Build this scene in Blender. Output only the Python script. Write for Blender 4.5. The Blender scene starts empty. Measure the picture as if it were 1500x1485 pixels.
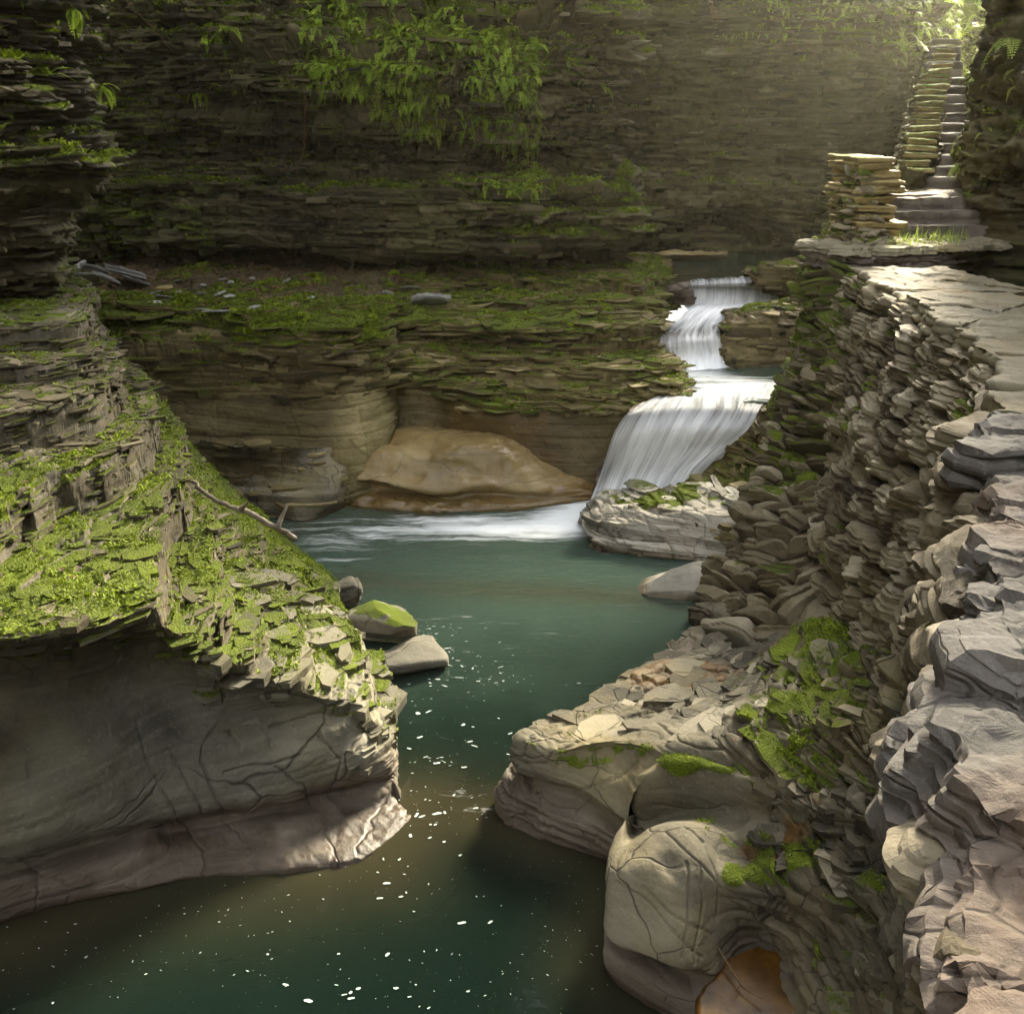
import bpy, math, random
import numpy as np
sc = bpy.context.scene
COL = sc.collection
rng = np.random.default_rng(7)
random.seed(7)
# ------------------------------------------------------------------ camera frame
H = 5.0; FPX = 1500.0; PITCH = math.radians(21.5)
CP, SP = math.cos(PITCH), math.sin(PITCH)
def _ray(u, v):
    a = (u - 750.0) / FPX; b = -(v - 742.5) / FPX
    return np.array([a, CP + b * SP, -SP + b * CP])
def a(u, v, Y, moss=.5, amp=1.):            # point seen in direction (u,v), Y metres ahead
    d = _ray(u, v); t = Y / d[1]
    return [t * d[0], Y, H + t * d[2], moss, amp]
def b(u, v, z, moss=.5, amp=1.):            # point seen in direction (u,v) at height z
    d = _ray(u, v); t = (z - H) / d[2]
    return [t * d[0], t * d[1], z, moss, amp]
def w(x, y, z, moss=.5, amp=1.): return [x, y, z, moss, amp]
def sh(p, dx=0, dy=0, dz=0, z=None, moss=None, amp=None):
    q = [p[0] + dx, p[1] + dy, p[2] + dz if z is None else z, p[3], p[4]]
    if moss is not None: q[3] = moss
    if amp is not None: q[4] = amp
    return q
# ------------------------------------------------------------------ noise
def _h(ix, iy, iz, s=0):
    x = (ix.astype(np.int64) * 374761393 + iy.astype(np.int64) * 668265263 + iz.astype(np.int64) * 2147483647 + s * 1274126177) & 0xFFFFFFFF
    x = ((x ^ (x >> 13)) * 1274126177) & 0xFFFFFFFF
    x = ((x ^ (x >> 16)) * 2246822519) & 0xFFFFFFFF
    x = x ^ (x >> 15)
    return x.astype(np.float64) / 2147483647.5 - 1.0
def n3(x, y, z, s=0):
    x = np.asarray(x, float); y = np.asarray(y, float) + 0 * x; z = np.asarray(z, float) + 0 * x
    ix, iy, iz = np.floor(x), np.floor(y), np.floor(z)
    fx, fy, fz = x - ix, y - iy, z - iz
    fx = fx * fx * (3 - 2 * fx); fy = fy * fy * (3 - 2 * fy); fz = fz * fz * (3 - 2 * fz)
    ix = ix.astype(np.int64); iy = iy.astype(np.int64); iz = iz.astype(np.int64)
    r = 0
    for dx in (0, 1):
        wx = fx if dx else 1 - fx
        for dy in (0, 1):
            wy = fy if dy else 1 - fy
            for dz in (0, 1):
                r = r + wx * wy * (fz if dz else 1 - fz) * _h(ix + dx, iy + dy, iz + dz, s)
    return r
def fbm(P, f, o=4, s=0, st=(1, 1, 1), g=.5):
    r = 0; am = 1.
    for i in range(o):
        r = r + am * n3(P[..., 0] * f * st[0], P[..., 1] * f * st[1], P[..., 2] * f * st[2], s + i * 13)
        f *= 2.03; am *= g
    return r
def hk(k, s=0): return _h(np.asarray(k), np.asarray(k) * 0, np.asarray(k) * 0, s)
def sstep(e0, e1, x):
    t = np.clip((x - e0) / (e1 - e0), 0, 1); return t * t * (3 - 2 * t)
# ------------------------------------------------------------------ strata (one world-wide bedding)
def _bounds(lo, hi, tmin, tmax, p, seed):
    r = np.random.default_rng(seed); z = [lo]
    while z[-1] < hi: z.append(z[-1] + tmin + (tmax - tmin) * r.random() ** p)
    return np.array(z)
B_THIN = _bounds(-1.5, 20, .022, .10, 2.2, 3)
B_MID = _bounds(-1.5, 20, .12, .42, 1.3, 5)
def layer(P, bounds, s, warp=.05):
    zt = P[..., 2] + warp * n3(P[..., 0] * .4, P[..., 1] * .4, P[..., 2] * .4, s) + .012 * P[..., 0]
    k = np.clip(np.searchsorted(bounds, zt), 1, len(bounds) - 1)
    lo, hi = bounds[k - 1], bounds[k]
    return k, (zt - lo) / (hi - lo), hi - lo
def blocks(P, k, s, L0, L1, wob=.12):
    ang = .5 + .25 * hk(k, s + 5)
    c = P[..., 0] * np.cos(ang) + P[..., 1] * np.sin(ang) + wob * n3(P[..., 0] * 1.7, P[..., 1] * 1.7, k * 1.3, s + 9)
    L = L0 + (L1 - L0) * (hk(k, s + 7) * .5 + .5)
    q = c / L + hk(k, s + 8) * 50
    i = np.floor(q); f = q - i
    return _h(i.astype(np.int64), k, k * 0, s), np.minimum(f, 1 - f) * L
def facets(P, sc, an=2.5, s=0, k=.55, tilt=.9):
    """broken-block relief: each 3-D cell is a tilted plane with its own offset; returns (relief, gap to next cell)"""
    Q = P * np.array([sc, sc, sc * an])
    Q = Q + .28 * np.stack([n3(Q[..., 0] * .8, Q[..., 1] * .8, Q[..., 2] * .8, s + i) for i in range(3)], -1)
    C = np.floor(Q).astype(np.int64); f1 = np.full(P.shape[:-1], 9.); f2 = f1.copy(); val = np.zeros(P.shape[:-1])
    for dx in (-1, 0, 1):
        for dy in (-1, 0, 1):
            for dz in (-1, 0, 1):
                cx, cy, cz = C[..., 0] + dx, C[..., 1] + dy, C[..., 2] + dz
                h1 = _h(cx, cy, cz, s); h2 = _h(cx, cy, cz, s + 1); h3 = _h(cx, cy, cz, s + 2)
                d0 = cx + .5 + .42 * h1 - Q[..., 0]; d1 = cy + .5 + .42 * h2 - Q[..., 1]; d2 = cz + .5 + .42 * h3 - Q[..., 2]
                dd = d0 * d0 + d1 * d1 + d2 * d2
                v = k * _h(cx, cy, cz, s + 3) + tilt * (d0 * h2 + d1 * h3 + d2 * h1)
                m = dd < f1
                f2 = np.where(m, f1, np.minimum(f2, dd)); val = np.where(m, v, val); f1 = np.where(m, dd, f1)
    return val, np.sqrt(f2) - np.sqrt(f1)
def strata(P, A, s=0, mid=.6, bl=1.):
    k, t, th = layer(P, B_THIN, s)
    x, y = P[..., 0], P[..., 1]
    bv, be = blocks(P, k, s, .10, .55)
    bv2, be2 = blocks(P, k, s + 21, .05, .2, .05)
    d = A * (.30 * hk(k, s + 1) + .38 * n3(x * 1.1, y * 1.1, k * 7.31, s + 2) + bl * (.42 * bv + .16 * bv2))
    e = np.minimum(t, 1 - t) * th
    d = d - A * .40 * np.exp(-(e / .007) ** 2) - bl * A * .30 * np.exp(-(be / .012) ** 2)
    K, T, TH = layer(P, B_MID, s + 40)
    Bv, Be = blocks(P, K, s + 60, .4, 1.5, .2)
    E = np.minimum(T, 1 - T) * TH
    fv, fg = facets(P, 1.5, 2.6, s + 70)
    d = d + mid * A * (.5 * n3(x * .55, y * .55, K * 5.3, s + 4) + .75 * hk(K, s + 17) + .8 * Bv * bl + 1.1 * fv) - mid * A * .9 * np.exp(-(E / .016) ** 2) - mid * bl * A * .8 * np.exp(-(Be / .018) ** 2) - mid * A * .5 * np.exp(-(fg / .03) ** 2)
    tone = .5 + .18 * hk(k, s + 6) + .18 * hk(K, s + 16) + .16 * bv + .12 * Bv
    return d, tone
def terrace(P, s=0, sharp=.85, bounds=B_MID):
    ang = .6 + .4 * n3(P[..., 0] * .2, P[..., 1] * .2, 0 * P[..., 0], s)
    fv, fg = facets(P * np.array([1, 1, .15]), 1.6, 1., s + 90, .5, .25)
    Q = P.copy(); Q[..., 2] = Q[..., 2] + .035 * fv
    k, t, th = layer(Q, bounds, s, .08)
    off = .25 * n3(P[..., 0] * 1.1, P[..., 1] * 1.1, k * 2.1, s + 77) + .18 * blocks(P, k, s + 33, .15, .7, .1)[0]
    w_ = .5 * (1 - sharp)
    t2 = sstep(.5 - w_ + off * .5, .5 + w_ + off * .5, t)
    return (t2 - t) * th
# ------------------------------------------------------------------ patches
def _hermite(C, h, ds):
    """C (n, m, d) -> samples along axis 0, chord lengths h (n-1)"""
    n = C.shape[0]
    m = np.zeros_like(C)
    sl = (C[1:] - C[:-1]) / h[:, None, None]
    if n > 2:
        w0 = h[:-1][:, None, None]; w1 = h[1:][:, None, None]
        m[1:-1] = (sl[:-1] * w1 + sl[1:] * w0) / (w0 + w1)
    m[0] = sl[0]; m[-1] = sl[-1]
    out = []
    for i in range(n - 1):
        q = max(1, int(math.ceil(h[i] / ds)))
        t = np.arange(q) / q
        if i == n - 2: t = np.append(t, 1.0)
        t = t[:, None, None]
        t2, t3 = t * t, t * t * t
        out.append((2 * t3 - 3 * t2 + 1) * C[i] + (t3 - 2 * t2 + t) * h[i] * m[i] + (-2 * t3 + 3 * t2) * C[i + 1] + (t3 - t2) * h[i] * m[i + 1])
    return np.concatenate(out, 0)
def patch(rows, ds, ds2=None):
    C = np.array(rows, float)
    h = np.maximum(np.linalg.norm(C[1:, :, :3] - C[:-1, :, :3], axis=2).mean(1), .01)
    C = _hermite(C, h, ds)
    C = np.swapaxes(C, 0, 1)
    h = np.maximum(np.linalg.norm(C[1:, :, :3] - C[:-1, :, :3], axis=2).mean(1), .01)
    C = _hermite(C, h, ds2 or ds)
    C = np.swapaxes(C, 0, 1)
    return C[..., :3].copy(), np.clip(C[..., 3], 0, 1.5), np.clip(C[..., 4], 0, 3)
def normals(P):
    du = np.gradient(P, axis=1); dv = np.gradient(P, axis=0)
    n = np.cross(dv, du)
    return n / np.maximum(np.linalg.norm(n, axis=2, keepdims=True), 1e-9)
def blur(Q, n):
    for _ in range(n):
        Qp = np.pad(Q, ((1, 1), (1, 1)) + ((0, 0),) * (Q.ndim - 2), mode='edge')
        Q = (Qp[1:-1, 1:-1] * 2 + Qp[:-2, 1:-1] + Qp[2:, 1:-1] + Qp[1:-1, :-2] + Qp[1:-1, 2:]) / 6
    return Q
def mesh_obj(name, V, F, mat, attrs=None, parent=None, smooth=True):
    V = np.asarray(V, np.float32).reshape(-1, 3); F = np.asarray(F, np.int32)
    k = F.shape[1]
    me = bpy.data.meshes.new(name)
    me.vertices.add(len(V)); me.vertices.foreach_set('co', V.ravel())
    me.loops.add(F.size); me.loops.foreach_set('vertex_index', F.ravel())
    me.polygons.add(len(F)); me.polygons.foreach_set('loop_start', np.arange(len(F), dtype=np.int32) * k)
    me.polygons.foreach_set('loop_total', np.full(len(F), k, np.int32))
    me.polygons.foreach_set('use_smooth', np.full(len(F), smooth, bool))
    for an, av in (attrs or {}).items():
        at = me.attributes.new(an, 'FLOAT', 'POINT'); at.data.foreach_set('value', np.asarray(av, np.float32).ravel())
    me.update(calc_edges=True); me.validate()
    me.materials.append(mat)
    o = bpy.data.objects.new(name, me); COL.objects.link(o)
    if parent is not None: o.parent = parent
    return o
def grid_faces(n, m, flip=False):
    i = np.arange(n - 1)[:, None] * m + np.arange(m - 1)[None, :]
    f = np.stack([i, i + 1, i + m + 1, i + m], -1).reshape(-1, 4)
    return f[:, ::-1] if flip else f
def rock(name, rows, mat, ds=.02, ds2=None, A=.06, s=0, mid=.6, bl=1., terr=0., big=.0, bigf=.7, fine=.006, mossb=0., out=(0, 0, 6), wetz=None, mossk=1., hook=None, kind='structure', puff=.02, parent=None, wet0=0., slopek=0., flat=False, pre=None):
    P, moss, amp = patch(rows, ds, ds2)
    N = normals(P)
    o = np.array(out, float)
    if ((o - P) * N).sum(-1).mean() < 0: N = -N; flip = True
    else: flip = False
    if big: P = P + N * (big * fbm(P, bigf, 3, s + 200))[..., None]
    if terr:
        nz = np.clip(N[..., 2], 0, 1) * np.clip(1.25 - N[..., 2], 0, 1) * 2.4
        tz = np.clip(nz, 0, 1) * terr * np.clip(amp, 0, 1); P[..., 2] += tz * .75 * terrace(P, s) + tz * .5 * terrace(P, s + 3, .85, B_THIN)
    d, tone = strata(P, A, s, mid, bl)
    d = d * (1 - slopek * sstep(.25, .6, np.clip(N[..., 2], 0, 1)))
    P = P + N * (d * amp + fine * fbm(P, 14, 3, s + 300, (1, 1, 2)) * np.clip(amp + .25, 0, 1))[..., None]
    if pre: P = P + N * pre(P)[..., None]
    N2 = normals(P)
    if flip: N2 = -N2
    nz = blur(N2[..., 2], 2)
    patchn = fbm(P, 1.6, 3, s + 400) * .5 + .25 * fbm(P, 9, 2, s + 410)
    mm = sstep(.05, .5, (moss - .55) * 1.8 + (nz - .45) * 1.1 * mossk + patchn * 1.0 + mossb)
    mm *= np.clip(moss * 4, 0, 1)
    pf = np.abs(fbm(P, 20, 3, s + 500))
    P = P + N * (mm * puff * (.25 + pf))[..., None]
    P[..., 2] += mm * puff * .5 * (1 - pf)
    if wetz is None: wet = np.zeros_like(mm)
    else: wet = 1 - sstep(wetz * .4, wetz, P[..., 2] + .08 * fbm(P, 3, 2, s + 600))
    wet = np.clip(wet + wet0, 0, 1)
    tone = .5 + (tone - .5) * np.clip(amp + .2, .2, 1); at = {'moss': mm, 'tone': np.clip(tone, 0, 1), 'wet': wet, 'lay': np.clip(amp, 0, 1)}
    if hook: hook(P, N2, at)
    n, m = P.shape[:2]
    ob = mesh_obj(name, P, grid_faces(n, m, not flip), mat, at, parent, smooth=not flat)
    if kind: ob['kind'] = kind
    return ob, P, N2, at
def loft(plan, prof, side=1.):
    """plan: [(x,y[,k])], prof: [(z, off, moss, amp)] -> control rows; off is measured along the plan normal"""
    pl = np.array([q[:2] for q in plan], float)
    t = np.gradient(pl, axis=0); t /= np.linalg.norm(t, axis=1, keepdims=True)
    nn = np.stack([t[:, 1], -t[:, 0]], 1) * side
    ks = [q[2] if len(q) > 2 else 1. for q in plan]
    rows = []
    for z, off, moss, amp in prof:
        rows.append([[pl[i, 0] + nn[i, 0] * off * ks[i], pl[i, 1] + nn[i, 1] * off * ks[i], z, moss, amp] for i in range(len(pl))])
    return rows
def ux(u, Y, z): return (u - 750) / FPX * (Y * CP + (H - z) * SP)
def pl(u, Y, z=4.2, k=1.): return (ux(u, Y, z), Y, k)
def grooves(P, lines, width, depth, wob=5.):
    U, V, f = proj(P); x = U + wob * fbm(P, 6., 2, 801); y = V + wob * fbm(P, 6., 2, 802); d = np.full(U.shape, 1e9)
    for ln in lines:
        for (x0, y0), (x1, y1) in zip(ln[:-1], ln[1:]):
            ex, ey = x1 - x0, y1 - y0; t = np.clip(((x - x0) * ex + (y - y0) * ey) / (ex * ex + ey * ey), 0, 1)
            d = np.minimum(d, np.hypot(x - x0 - t * ex, y - y0 - t * ey) * f / FPX)
    return -depth * np.exp(-(d / width) ** 2)
def tag(o, label, cat, group=None, kind=None):
    o['label'] = label; o['category'] = cat
    if group: o['group'] = group
    if kind: o['kind'] = kind
    return o
def empty(name, loc=(0, 0, 0)):
    o = bpy.data.objects.new(name, None); COL.objects.link(o); o.location = loc
    o.empty_display_size = .1
    return o
def proj(P):
    d = P - np.array([0, 0, H])
    f = d[..., 1] * CP - d[..., 2] * SP; up = d[..., 1] * SP + d[..., 2] * CP
    return 750 + FPX * d[..., 0] / f, 742.5 - FPX * up / f, f
def bank(P, N, U, V):
    c = fbm(P, 1.3, 3, 66)
    top = 30 + (U - 520) * .12; bot = 150 + (U - 520) * .42
    return (U > 440) & (U < 782 + 20 * c) & (V > top - 40 + 40 * c) & (V < np.minimum(bot, 255 - (U - 700) * .1) + 45 * c) & (c + .25 * N[..., 2] > -.25) & (P[..., 1] < 19.5)
# ------------------------------------------------------------------ materials
class NT:
    def __init__(s, name):
        s.m = bpy.data.materials.new(name); s.m.use_nodes = True
        s.t = s.m.node_tree; s.t.nodes.clear(); s.out = s.n('ShaderNodeOutputMaterial')
        s.tc = s.n('ShaderNodeNewGeometry').outputs['Position']
    def n(s, typ, **kw):
        x = s.t.nodes.new(typ)
        for k, v in kw.items(): setattr(x, k, v)
        return x
    def l(s, o, i): s.t.links.new(o, i)
    def setv(s, sock, v):
        if hasattr(v, 'is_linked') or isinstance(v, bpy.types.NodeSocket): s.l(v, sock)
        elif isinstance(v, tuple): sock.default_value = v if len(v) == 4 or len(sock.default_value) == 3 else (*v, 1)
        else: sock.default_value = v
    def math(s, op, x, y=0., c=False):
        q = s.n('ShaderNodeMath', operation=op, use_clamp=c); s.setv(q.inputs[0], x); s.setv(q.inputs[1], y); return q.outputs[0]
    def scale(s, v, sx, sy, sz):
        q = s.n('ShaderNodeVectorMath', operation='MULTIPLY'); s.l(v, q.inputs[0]); q.inputs[1].default_value = (sx, sy, sz); return q.outputs[0]
    def addv(s, v, w_):
        q = s.n('ShaderNodeVectorMath', operation='ADD'); s.l(v, q.inputs[0]); s.setv(q.inputs[1], w_); return q.outputs[0]
    def noise(s, v, sc_, det=6, ro=.55, out='Fac', dist=0.):
        q = s.n('ShaderNodeTexNoise'); s.l(v, q.inputs['Vector']); q.inputs['Scale'].default_value = sc_; q.inputs['Detail'].default_value = det; q.inputs['Roughness'].default_value = ro; q.inputs['Distortion'].default_value = dist
        return q.outputs[out]
    def vor(s, v, sc_, feat='DISTANCE_TO_EDGE', out='Distance'):
        q = s.n('ShaderNodeTexVoronoi', feature=feat); s.l(v, q.inputs['Vector']); q.inputs['Scale'].default_value = sc_; return q.outputs[out]
    def ramp(s, f, *st, interp='LINEAR'):
        q = s.n('ShaderNodeValToRGB'); e = q.color_ramp.elements; q.color_ramp.interpolation = interp
        while len(e) < len(st): e.new(.5)
        for el, (p, c) in zip(e, st):
            el.position = p; el.color = (c, c, c, 1) if not isinstance(c, tuple) else (*c, 1)[:4]
        s.l(f, q.inputs[0]); return q.outputs[0]
    def mix(s, f, x, y, mode='MIX'):
        q = s.n('ShaderNodeMix', data_type='RGBA', blend_type=mode); s.setv(q.inputs[0], f); s.setv(q.inputs[6], x); s.setv(q.inputs[7], y); return q.outputs[2]
    def attr(s, name): return s.n('ShaderNodeAttribute', attribute_name=name).outputs['Fac']
    def bump(s, h, st=.3, d=.02, nrm=None):
        q = s.n('ShaderNodeBump'); s.setv(q.inputs['Strength'], st); q.inputs['Distance'].default_value = d; s.l(h, q.inputs['Height'])
        if nrm is not None: s.l(nrm, q.inputs['Normal'])
        return q.outputs[0]
    def bsdf(s, col, ro=.8, nrm=None, spec=.4, **kw):
        q = s.n('ShaderNodeBsdfPrincipled'); s.setv(q.inputs['Base Color'], col); s.setv(q.inputs['Roughness'], ro); s.setv(q.inputs['Specular IOR Level'], spec)
        if nrm is not None: s.l(nrm, q.inputs['Normal'])
        for k, v in kw.items(): s.setv(q.inputs[k], v)
        s.l(q.outputs[0], s.out.inputs[0]); return q
MOSS_D, MOSS_L = (.026, .036, .002), (.195, .26, .004)
def rock_mat(name, c0, c1, c2, moss=(MOSS_D, MOSS_L), crack=0., crackscale=1.3, band=.5, wetcol=.45, rough=.8, bumps=1., stain=None, stain_amt=.0, spot=0.):
    """c0 dark, c1 middle, c2 pale stone"""
    t = NT(name); P = t.tc
    n1 = t.noise(P, 1.1, 8, .6)
    bandv = t.noise(t.scale(P, .8, .8, 11.), 1.0, 5, .6)
    tone = t.attr('tone')
    lay_ = t.math('ADD', t.math('MULTIPLY', t.attr('lay'), .8), .2)
    bandv = t.math('ADD', .5, t.math('MULTIPLY', t.math('SUBTRACT', bandv, .5), lay_))
    f = t.math('ADD', t.math('MULTIPLY', n1, .9), t.math('MULTIPLY', bandv, band))
    f = t.math('ADD', f, t.math('MULTIPLY', tone, .75))
    f = t.math('SUBTRACT', f, .42 + band * .5)
    col = t.ramp(f, (.08, c0), (.45, c1), (.95, c2))
    if spot:
        sp = t.ramp(t.noise(P, 38, 4, .7), (.55, 0.), (.75, 1.))
        col = t.mix(t.math('MULTIPLY', sp, spot), col, c2)
        sp2 = t.ramp(t.noise(P, 21, 5, .75), (.3, 1.), (.45, 0.))
        col = t.mix(t.math('MULTIPLY', sp2, spot), col, c0)
    if stain is not None:
        sv = t.ramp(t.noise(t.scale(P, 1, 1, .45), .9, 5, .6, dist=.6), (.48, 0.), (.64, 1.))
        col = t.mix(t.math('MULTIPLY', sv, stain_amt), col, stain)
    fineh = t.math('ADD', t.noise(P, 26, 9, .68), t.math('MULTIPLY', t.noise(P, 110, 4, .7), .35))
    layh = t.noise(t.scale(P, 3., 3., 34.), 1., 5, .65)
    h = t.math('ADD', t.math('MULTIPLY', fineh, .55), t.math('MULTIPLY', t.math('MULTIPLY', layh, lay_), .55 * band * 2))
    if crack:
        wv = t.addv(P, t.scale(t.noise(P, 1.6, 3, .5, 'Color'), .55, .55, .55))
        e1 = t.vor(t.scale(wv, 1, 1, 1.5), crackscale)
        cm = t.ramp(e1, (0., 1.), (.022, 0.))
        gate = t.ramp(t.noise(P, 1.0, 2, .5), (.42, 0.), (.56, 1.))
        cm = t.math('MULTIPLY', t.math('MULTIPLY', cm, gate), crack)
        h = t.math('SUBTRACT', h, t.math('MULTIPLY', cm, .9))
        col = t.mix(cm, col, (.03, .026, .018))
    nr = t.bump(h, .75 * bumps, .022)
    wet = t.attr('wet'); amb = t.attr('amber')
    col = t.mix(t.math('MULTIPLY', t.attr('dirt_dark'), t.ramp(t.noise(P, 2.6, 6, .65), (.25, .45), (.6, 1.))), col, t.ramp(t.noise(P, 5, 6, .65), (.3, (.018, .014, .006)), (.7, (.085, .066, .030))))
    col = t.mix(t.math('MULTIPLY', t.attr('red'), .8), col, t.ramp(t.math('ADD', t.math('MULTIPLY', n1, .6), t.math('MULTIPLY', bandv, .5)), (.35, (.040, .028, .020)), (.55, (.112, .086, .064)), (.75, (.29, .24, .19))))
    col = t.mix(t.math('MULTIPLY', amb, .85), col, t.ramp(t.noise(P, 3.2, 5, .6), (.3, (.06, .026, .004)), (.7, (.26, .14, .026))))
    wet = t.math('MAXIMUM', wet, t.math('MULTIPLY', amb, .5))
    col = t.mix(wet, col, t.mix(1., col, (wetcol, wetcol * .88, wetcol * .72), 'MULTIPLY'))
    ro = t.math('SUBTRACT', rough, t.math('MULTIPLY', wet, .42))
    # moss
    ma = t.attr('moss')
    mn = t.noise(P, 17, 5, .7)
    mf = t.ramp(t.math('ADD', ma, t.math('MULTIPLY', t.math('SUBTRACT', mn, .5), 1.1)), (.38, 0.), (.62, 1.))
    mc = t.math('ADD', t.math('ADD', t.math('MULTIPLY', t.noise(P, 4.2, 4, .6), .35), t.math('MULTIPLY', t.noise(P, 1.3, 3, .6), .35)), t.math('MULTIPLY', t.noise(P, 85, 3, .7), .42))
    mcol = t.ramp(mc, (.40, moss[0]), (.62, tuple((x * .55 + y * .45) for x, y in zip(*moss))), (.76, moss[1]))
    col = t.mix(mf, col, mcol)
    mh = t.math('ADD', t.noise(P, 60, 4, .7), t.math('MULTIPLY', t.vor(P, 70, 'F1'), -.6))
    nr2 = t.bump(t.math('MULTIPLY', mh, mf), .8, .02, nr)
    ro = t.math('ADD', ro, t.math('MULTIPLY', mf, .3), True)
    t.bsdf(col, ro, nr2, .35)
    return t.m
def simple_mat(name, c0, c1, sc_=8., rough=.7, bump=.3, bsc=40., spec=.3, st=(1, 1, 1), **kw):
    t = NT(name); P = t.tc
    col = t.ramp(t.noise(t.scale(P, *st), sc_, 5, .6), (.3, c0), (.7, c1))
    t.bsdf(col, rough, t.bump(t.noise(t.scale(P, *st), bsc, 6, .6), bump, .01), spec, **kw)
    return t.m
def leaf_mat(name, c0, c1, rnd=True, trans=.35, rough=.55):
    t = NT(name)
    f = t.noise(t.tc, 6., 3, .6)
    f2 = t.attr('rnd')
    ff = t.math('ADD', t.math('MULTIPLY', f, .4), t.math('MULTIPLY', f2, .65))
    col = t.ramp(ff, (.2, c0), (.85, c1))
    d = t.n('ShaderNodeBsdfPrincipled'); t.l(col, d.inputs['Base Color']); d.inputs['Roughness'].default_value = rough; d.inputs['Specular IOR Level'].default_value = .3
    tr = t.n('ShaderNodeBsdfTranslucent'); t.l(col, tr.inputs['Color'])
    mx = t.n('ShaderNodeMixShader'); mx.inputs[0].default_value = trans
    t.l(d.outputs[0], mx.inputs[1]); t.l(tr.outputs[0], mx.inputs[2]); t.l(mx.outputs[0], t.out.inputs[0])
    return t.m
M = {}
M['cliff'] = rock_mat('dark_shale', (.013, .010, .004), (.058, .045, .018), (.20, .172, .098), band=.6, stain=(.075, .075, .022), stain_amt=.6, spot=.25)
M['farcliff'] = rock_mat('olive_shale', (.016, .013, .005), (.068, .057, .023), (.20, .176, .10), band=.6, stain=(.075, .08, .022), stain_amt=.7, spot=.35)
M['ledge'] = rock_mat('ledge_shale', (.026, .019, .007), (.115, .084, .030), (.38, .31, .15), band=.55, stain=(.11, .095, .025), stain_amt=.55, spot=.15)
M['wave'] = rock_mat('golden_stone', (.13, .088, .028), (.31, .23, .10), (.58, .50, .34), band=.35, stain=(.22, .14, .045), stain_amt=.6, rough=.34, crack=.4, crackscale=1.6, spot=.15, bumps=.5)
M['fore'] = rock_mat('grey_shale', (.026, .023, .016), (.125, .115, .085), (.37, .345, .27), band=.5, crack=.9, crackscale=1.2, spot=.3, stain=(.16, .145, .075), stain_amt=.5, bumps=.8)
M['foreD'] = rock_mat('dark_bank_shale', (.020, .016, .009), (.085, .068, .036), (.22, .19, .13), band=.5, spot=.2, stain=(.075, .07, .02), stain_amt=.5)
M['foreR'] = rock_mat('buff_shale', (.032, .027, .016), (.145, .128, .085), (.40, .36, .265), band=.5, crack=.9, crackscale=2.1, spot=.3, stain=(.20, .16, .07), stain_amt=.6, bumps=.8)
M['pale'] = rock_mat('pale_stone', (.10, .09, .07), (.30, .275, .22), (.52, .49, .42), band=.3, crack=.6, crackscale=2., spot=.3)
M['brown'] = rock_mat('red_brown_shale', (.07, .05, .04), (.20, .155, .125), (.40, .34, .29), band=.5, crack=.5, crackscale=1.6, spot=.2)
M['wall'] = rock_mat('wall_stone', (.048, .037, .021), (.205, .168, .105), (.43, .38, .28), band=.35, spot=.35, stain=(.15, .115, .06), stain_amt=.5)
M['mortar'] = rock_mat('wall_earth', (.02, .016, .010), (.06, .047, .028), (.12, .10, .06), band=.1)
M['coping'] = rock_mat('coping_stone', (.045, .040, .034), (.135, .122, .105), (.34, .315, .28), band=.3, spot=.45, stain=(.34, .18, .085), stain_amt=.3, crack=.5, crackscale=2.2)
M['slab'] = rock_mat('path_slab', (.08, .068, .044), (.225, .195, .13), (.42, .38, .27), band=.1, spot=.3, stain=(.30, .22, .09), stain_amt=.5)
M['step'] = rock_mat('step_stone', (.05, .042, .034), (.165, .138, .112), (.34, .30, .25), band=.3, spot=.3)
M['yslab'] = rock_mat('ochre_slab', (.10, .075, .025), (.30, .225, .085), (.50, .42, .21), band=.2, spot=.25)
M['slate'] = rock_mat('grey_slate', (.15, .147, .138), (.32, .315, .295), (.48, .47, .45), band=.2, spot=.2)
M['litter'] = leaf_mat('leaf_litter', (.055, .026, .014), (.24, .13, .075), trans=.1, rough=.7)
M['fern'] = leaf_mat('fern_green', (.12, .24, .010), (.46, .62, .05))
M['fernY'] = leaf_mat('sunlit_fern_green', (.18, .28, .03), (.46, .56, .12))
M['root'] = leaf_mat('brown_roots', (.05, .03, .014), (.22, .14, .06), trans=.0, rough=.8)
M['wood'] = simple_mat('weathered_wood', (.09, .07, .05), (.27, .23, .18), 9, .8, .6, 30, st=(1, 1, 1))
M['moss'] = leaf_mat('moss_sprigs', (.026, .044, .002), (.24, .315, .008), trans=.25, rough=.7)
# ------------------------------------------------------------------ terrain: cliffs
SURF = {}
def keep(key, r): SURF[key] = r; return r[0]
# cliff A: the long wall behind the ledge
planA = [pl(-420, 15.2, k=.6), pl(-150, 17.2, k=.7), pl(60, 18.6, k=.7), pl(200, 19.1, k=.5), pl(330, 19.0, k=.6), pl(480, 18.9), pl(640, 18.7), pl(760, 18.5, k=1.), pl(850, 18.5, k=1.), pl(886, 18.9, k=.8), pl(893, 19.8, k=.6), pl(888, 21.5, k=.4), pl(870, 24, k=.3)]
profA = [(29, -7.5, .3, 1), (11, -1.7, .5, 1), (8, -.35, .6, 1), (6.7, .25, .55, 1), (6.1, .5, .6, 1.2), (5.5, .5, .5, 1.2), (5.0, .22, .28, 1), (4.6, .08, .2, 1), (4.25, .0, .2, 1), (3.9, .02, .35, .8), (3.80, .12, .5, .5), (3.74, .75, .4, .4),
         (3.6, .85, .25, .4), (3.3, .86, .22, .45), (3.0, .84, .22, .5), (2.72, .78, .1, .4), (2.64, .60, .0, .4), (2.60, -.6, .0, .6), (2.45, -1.1, .0, 1), (2.1, -1.2, .0, 1)]
rowsA = loft(planA, profA)
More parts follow.
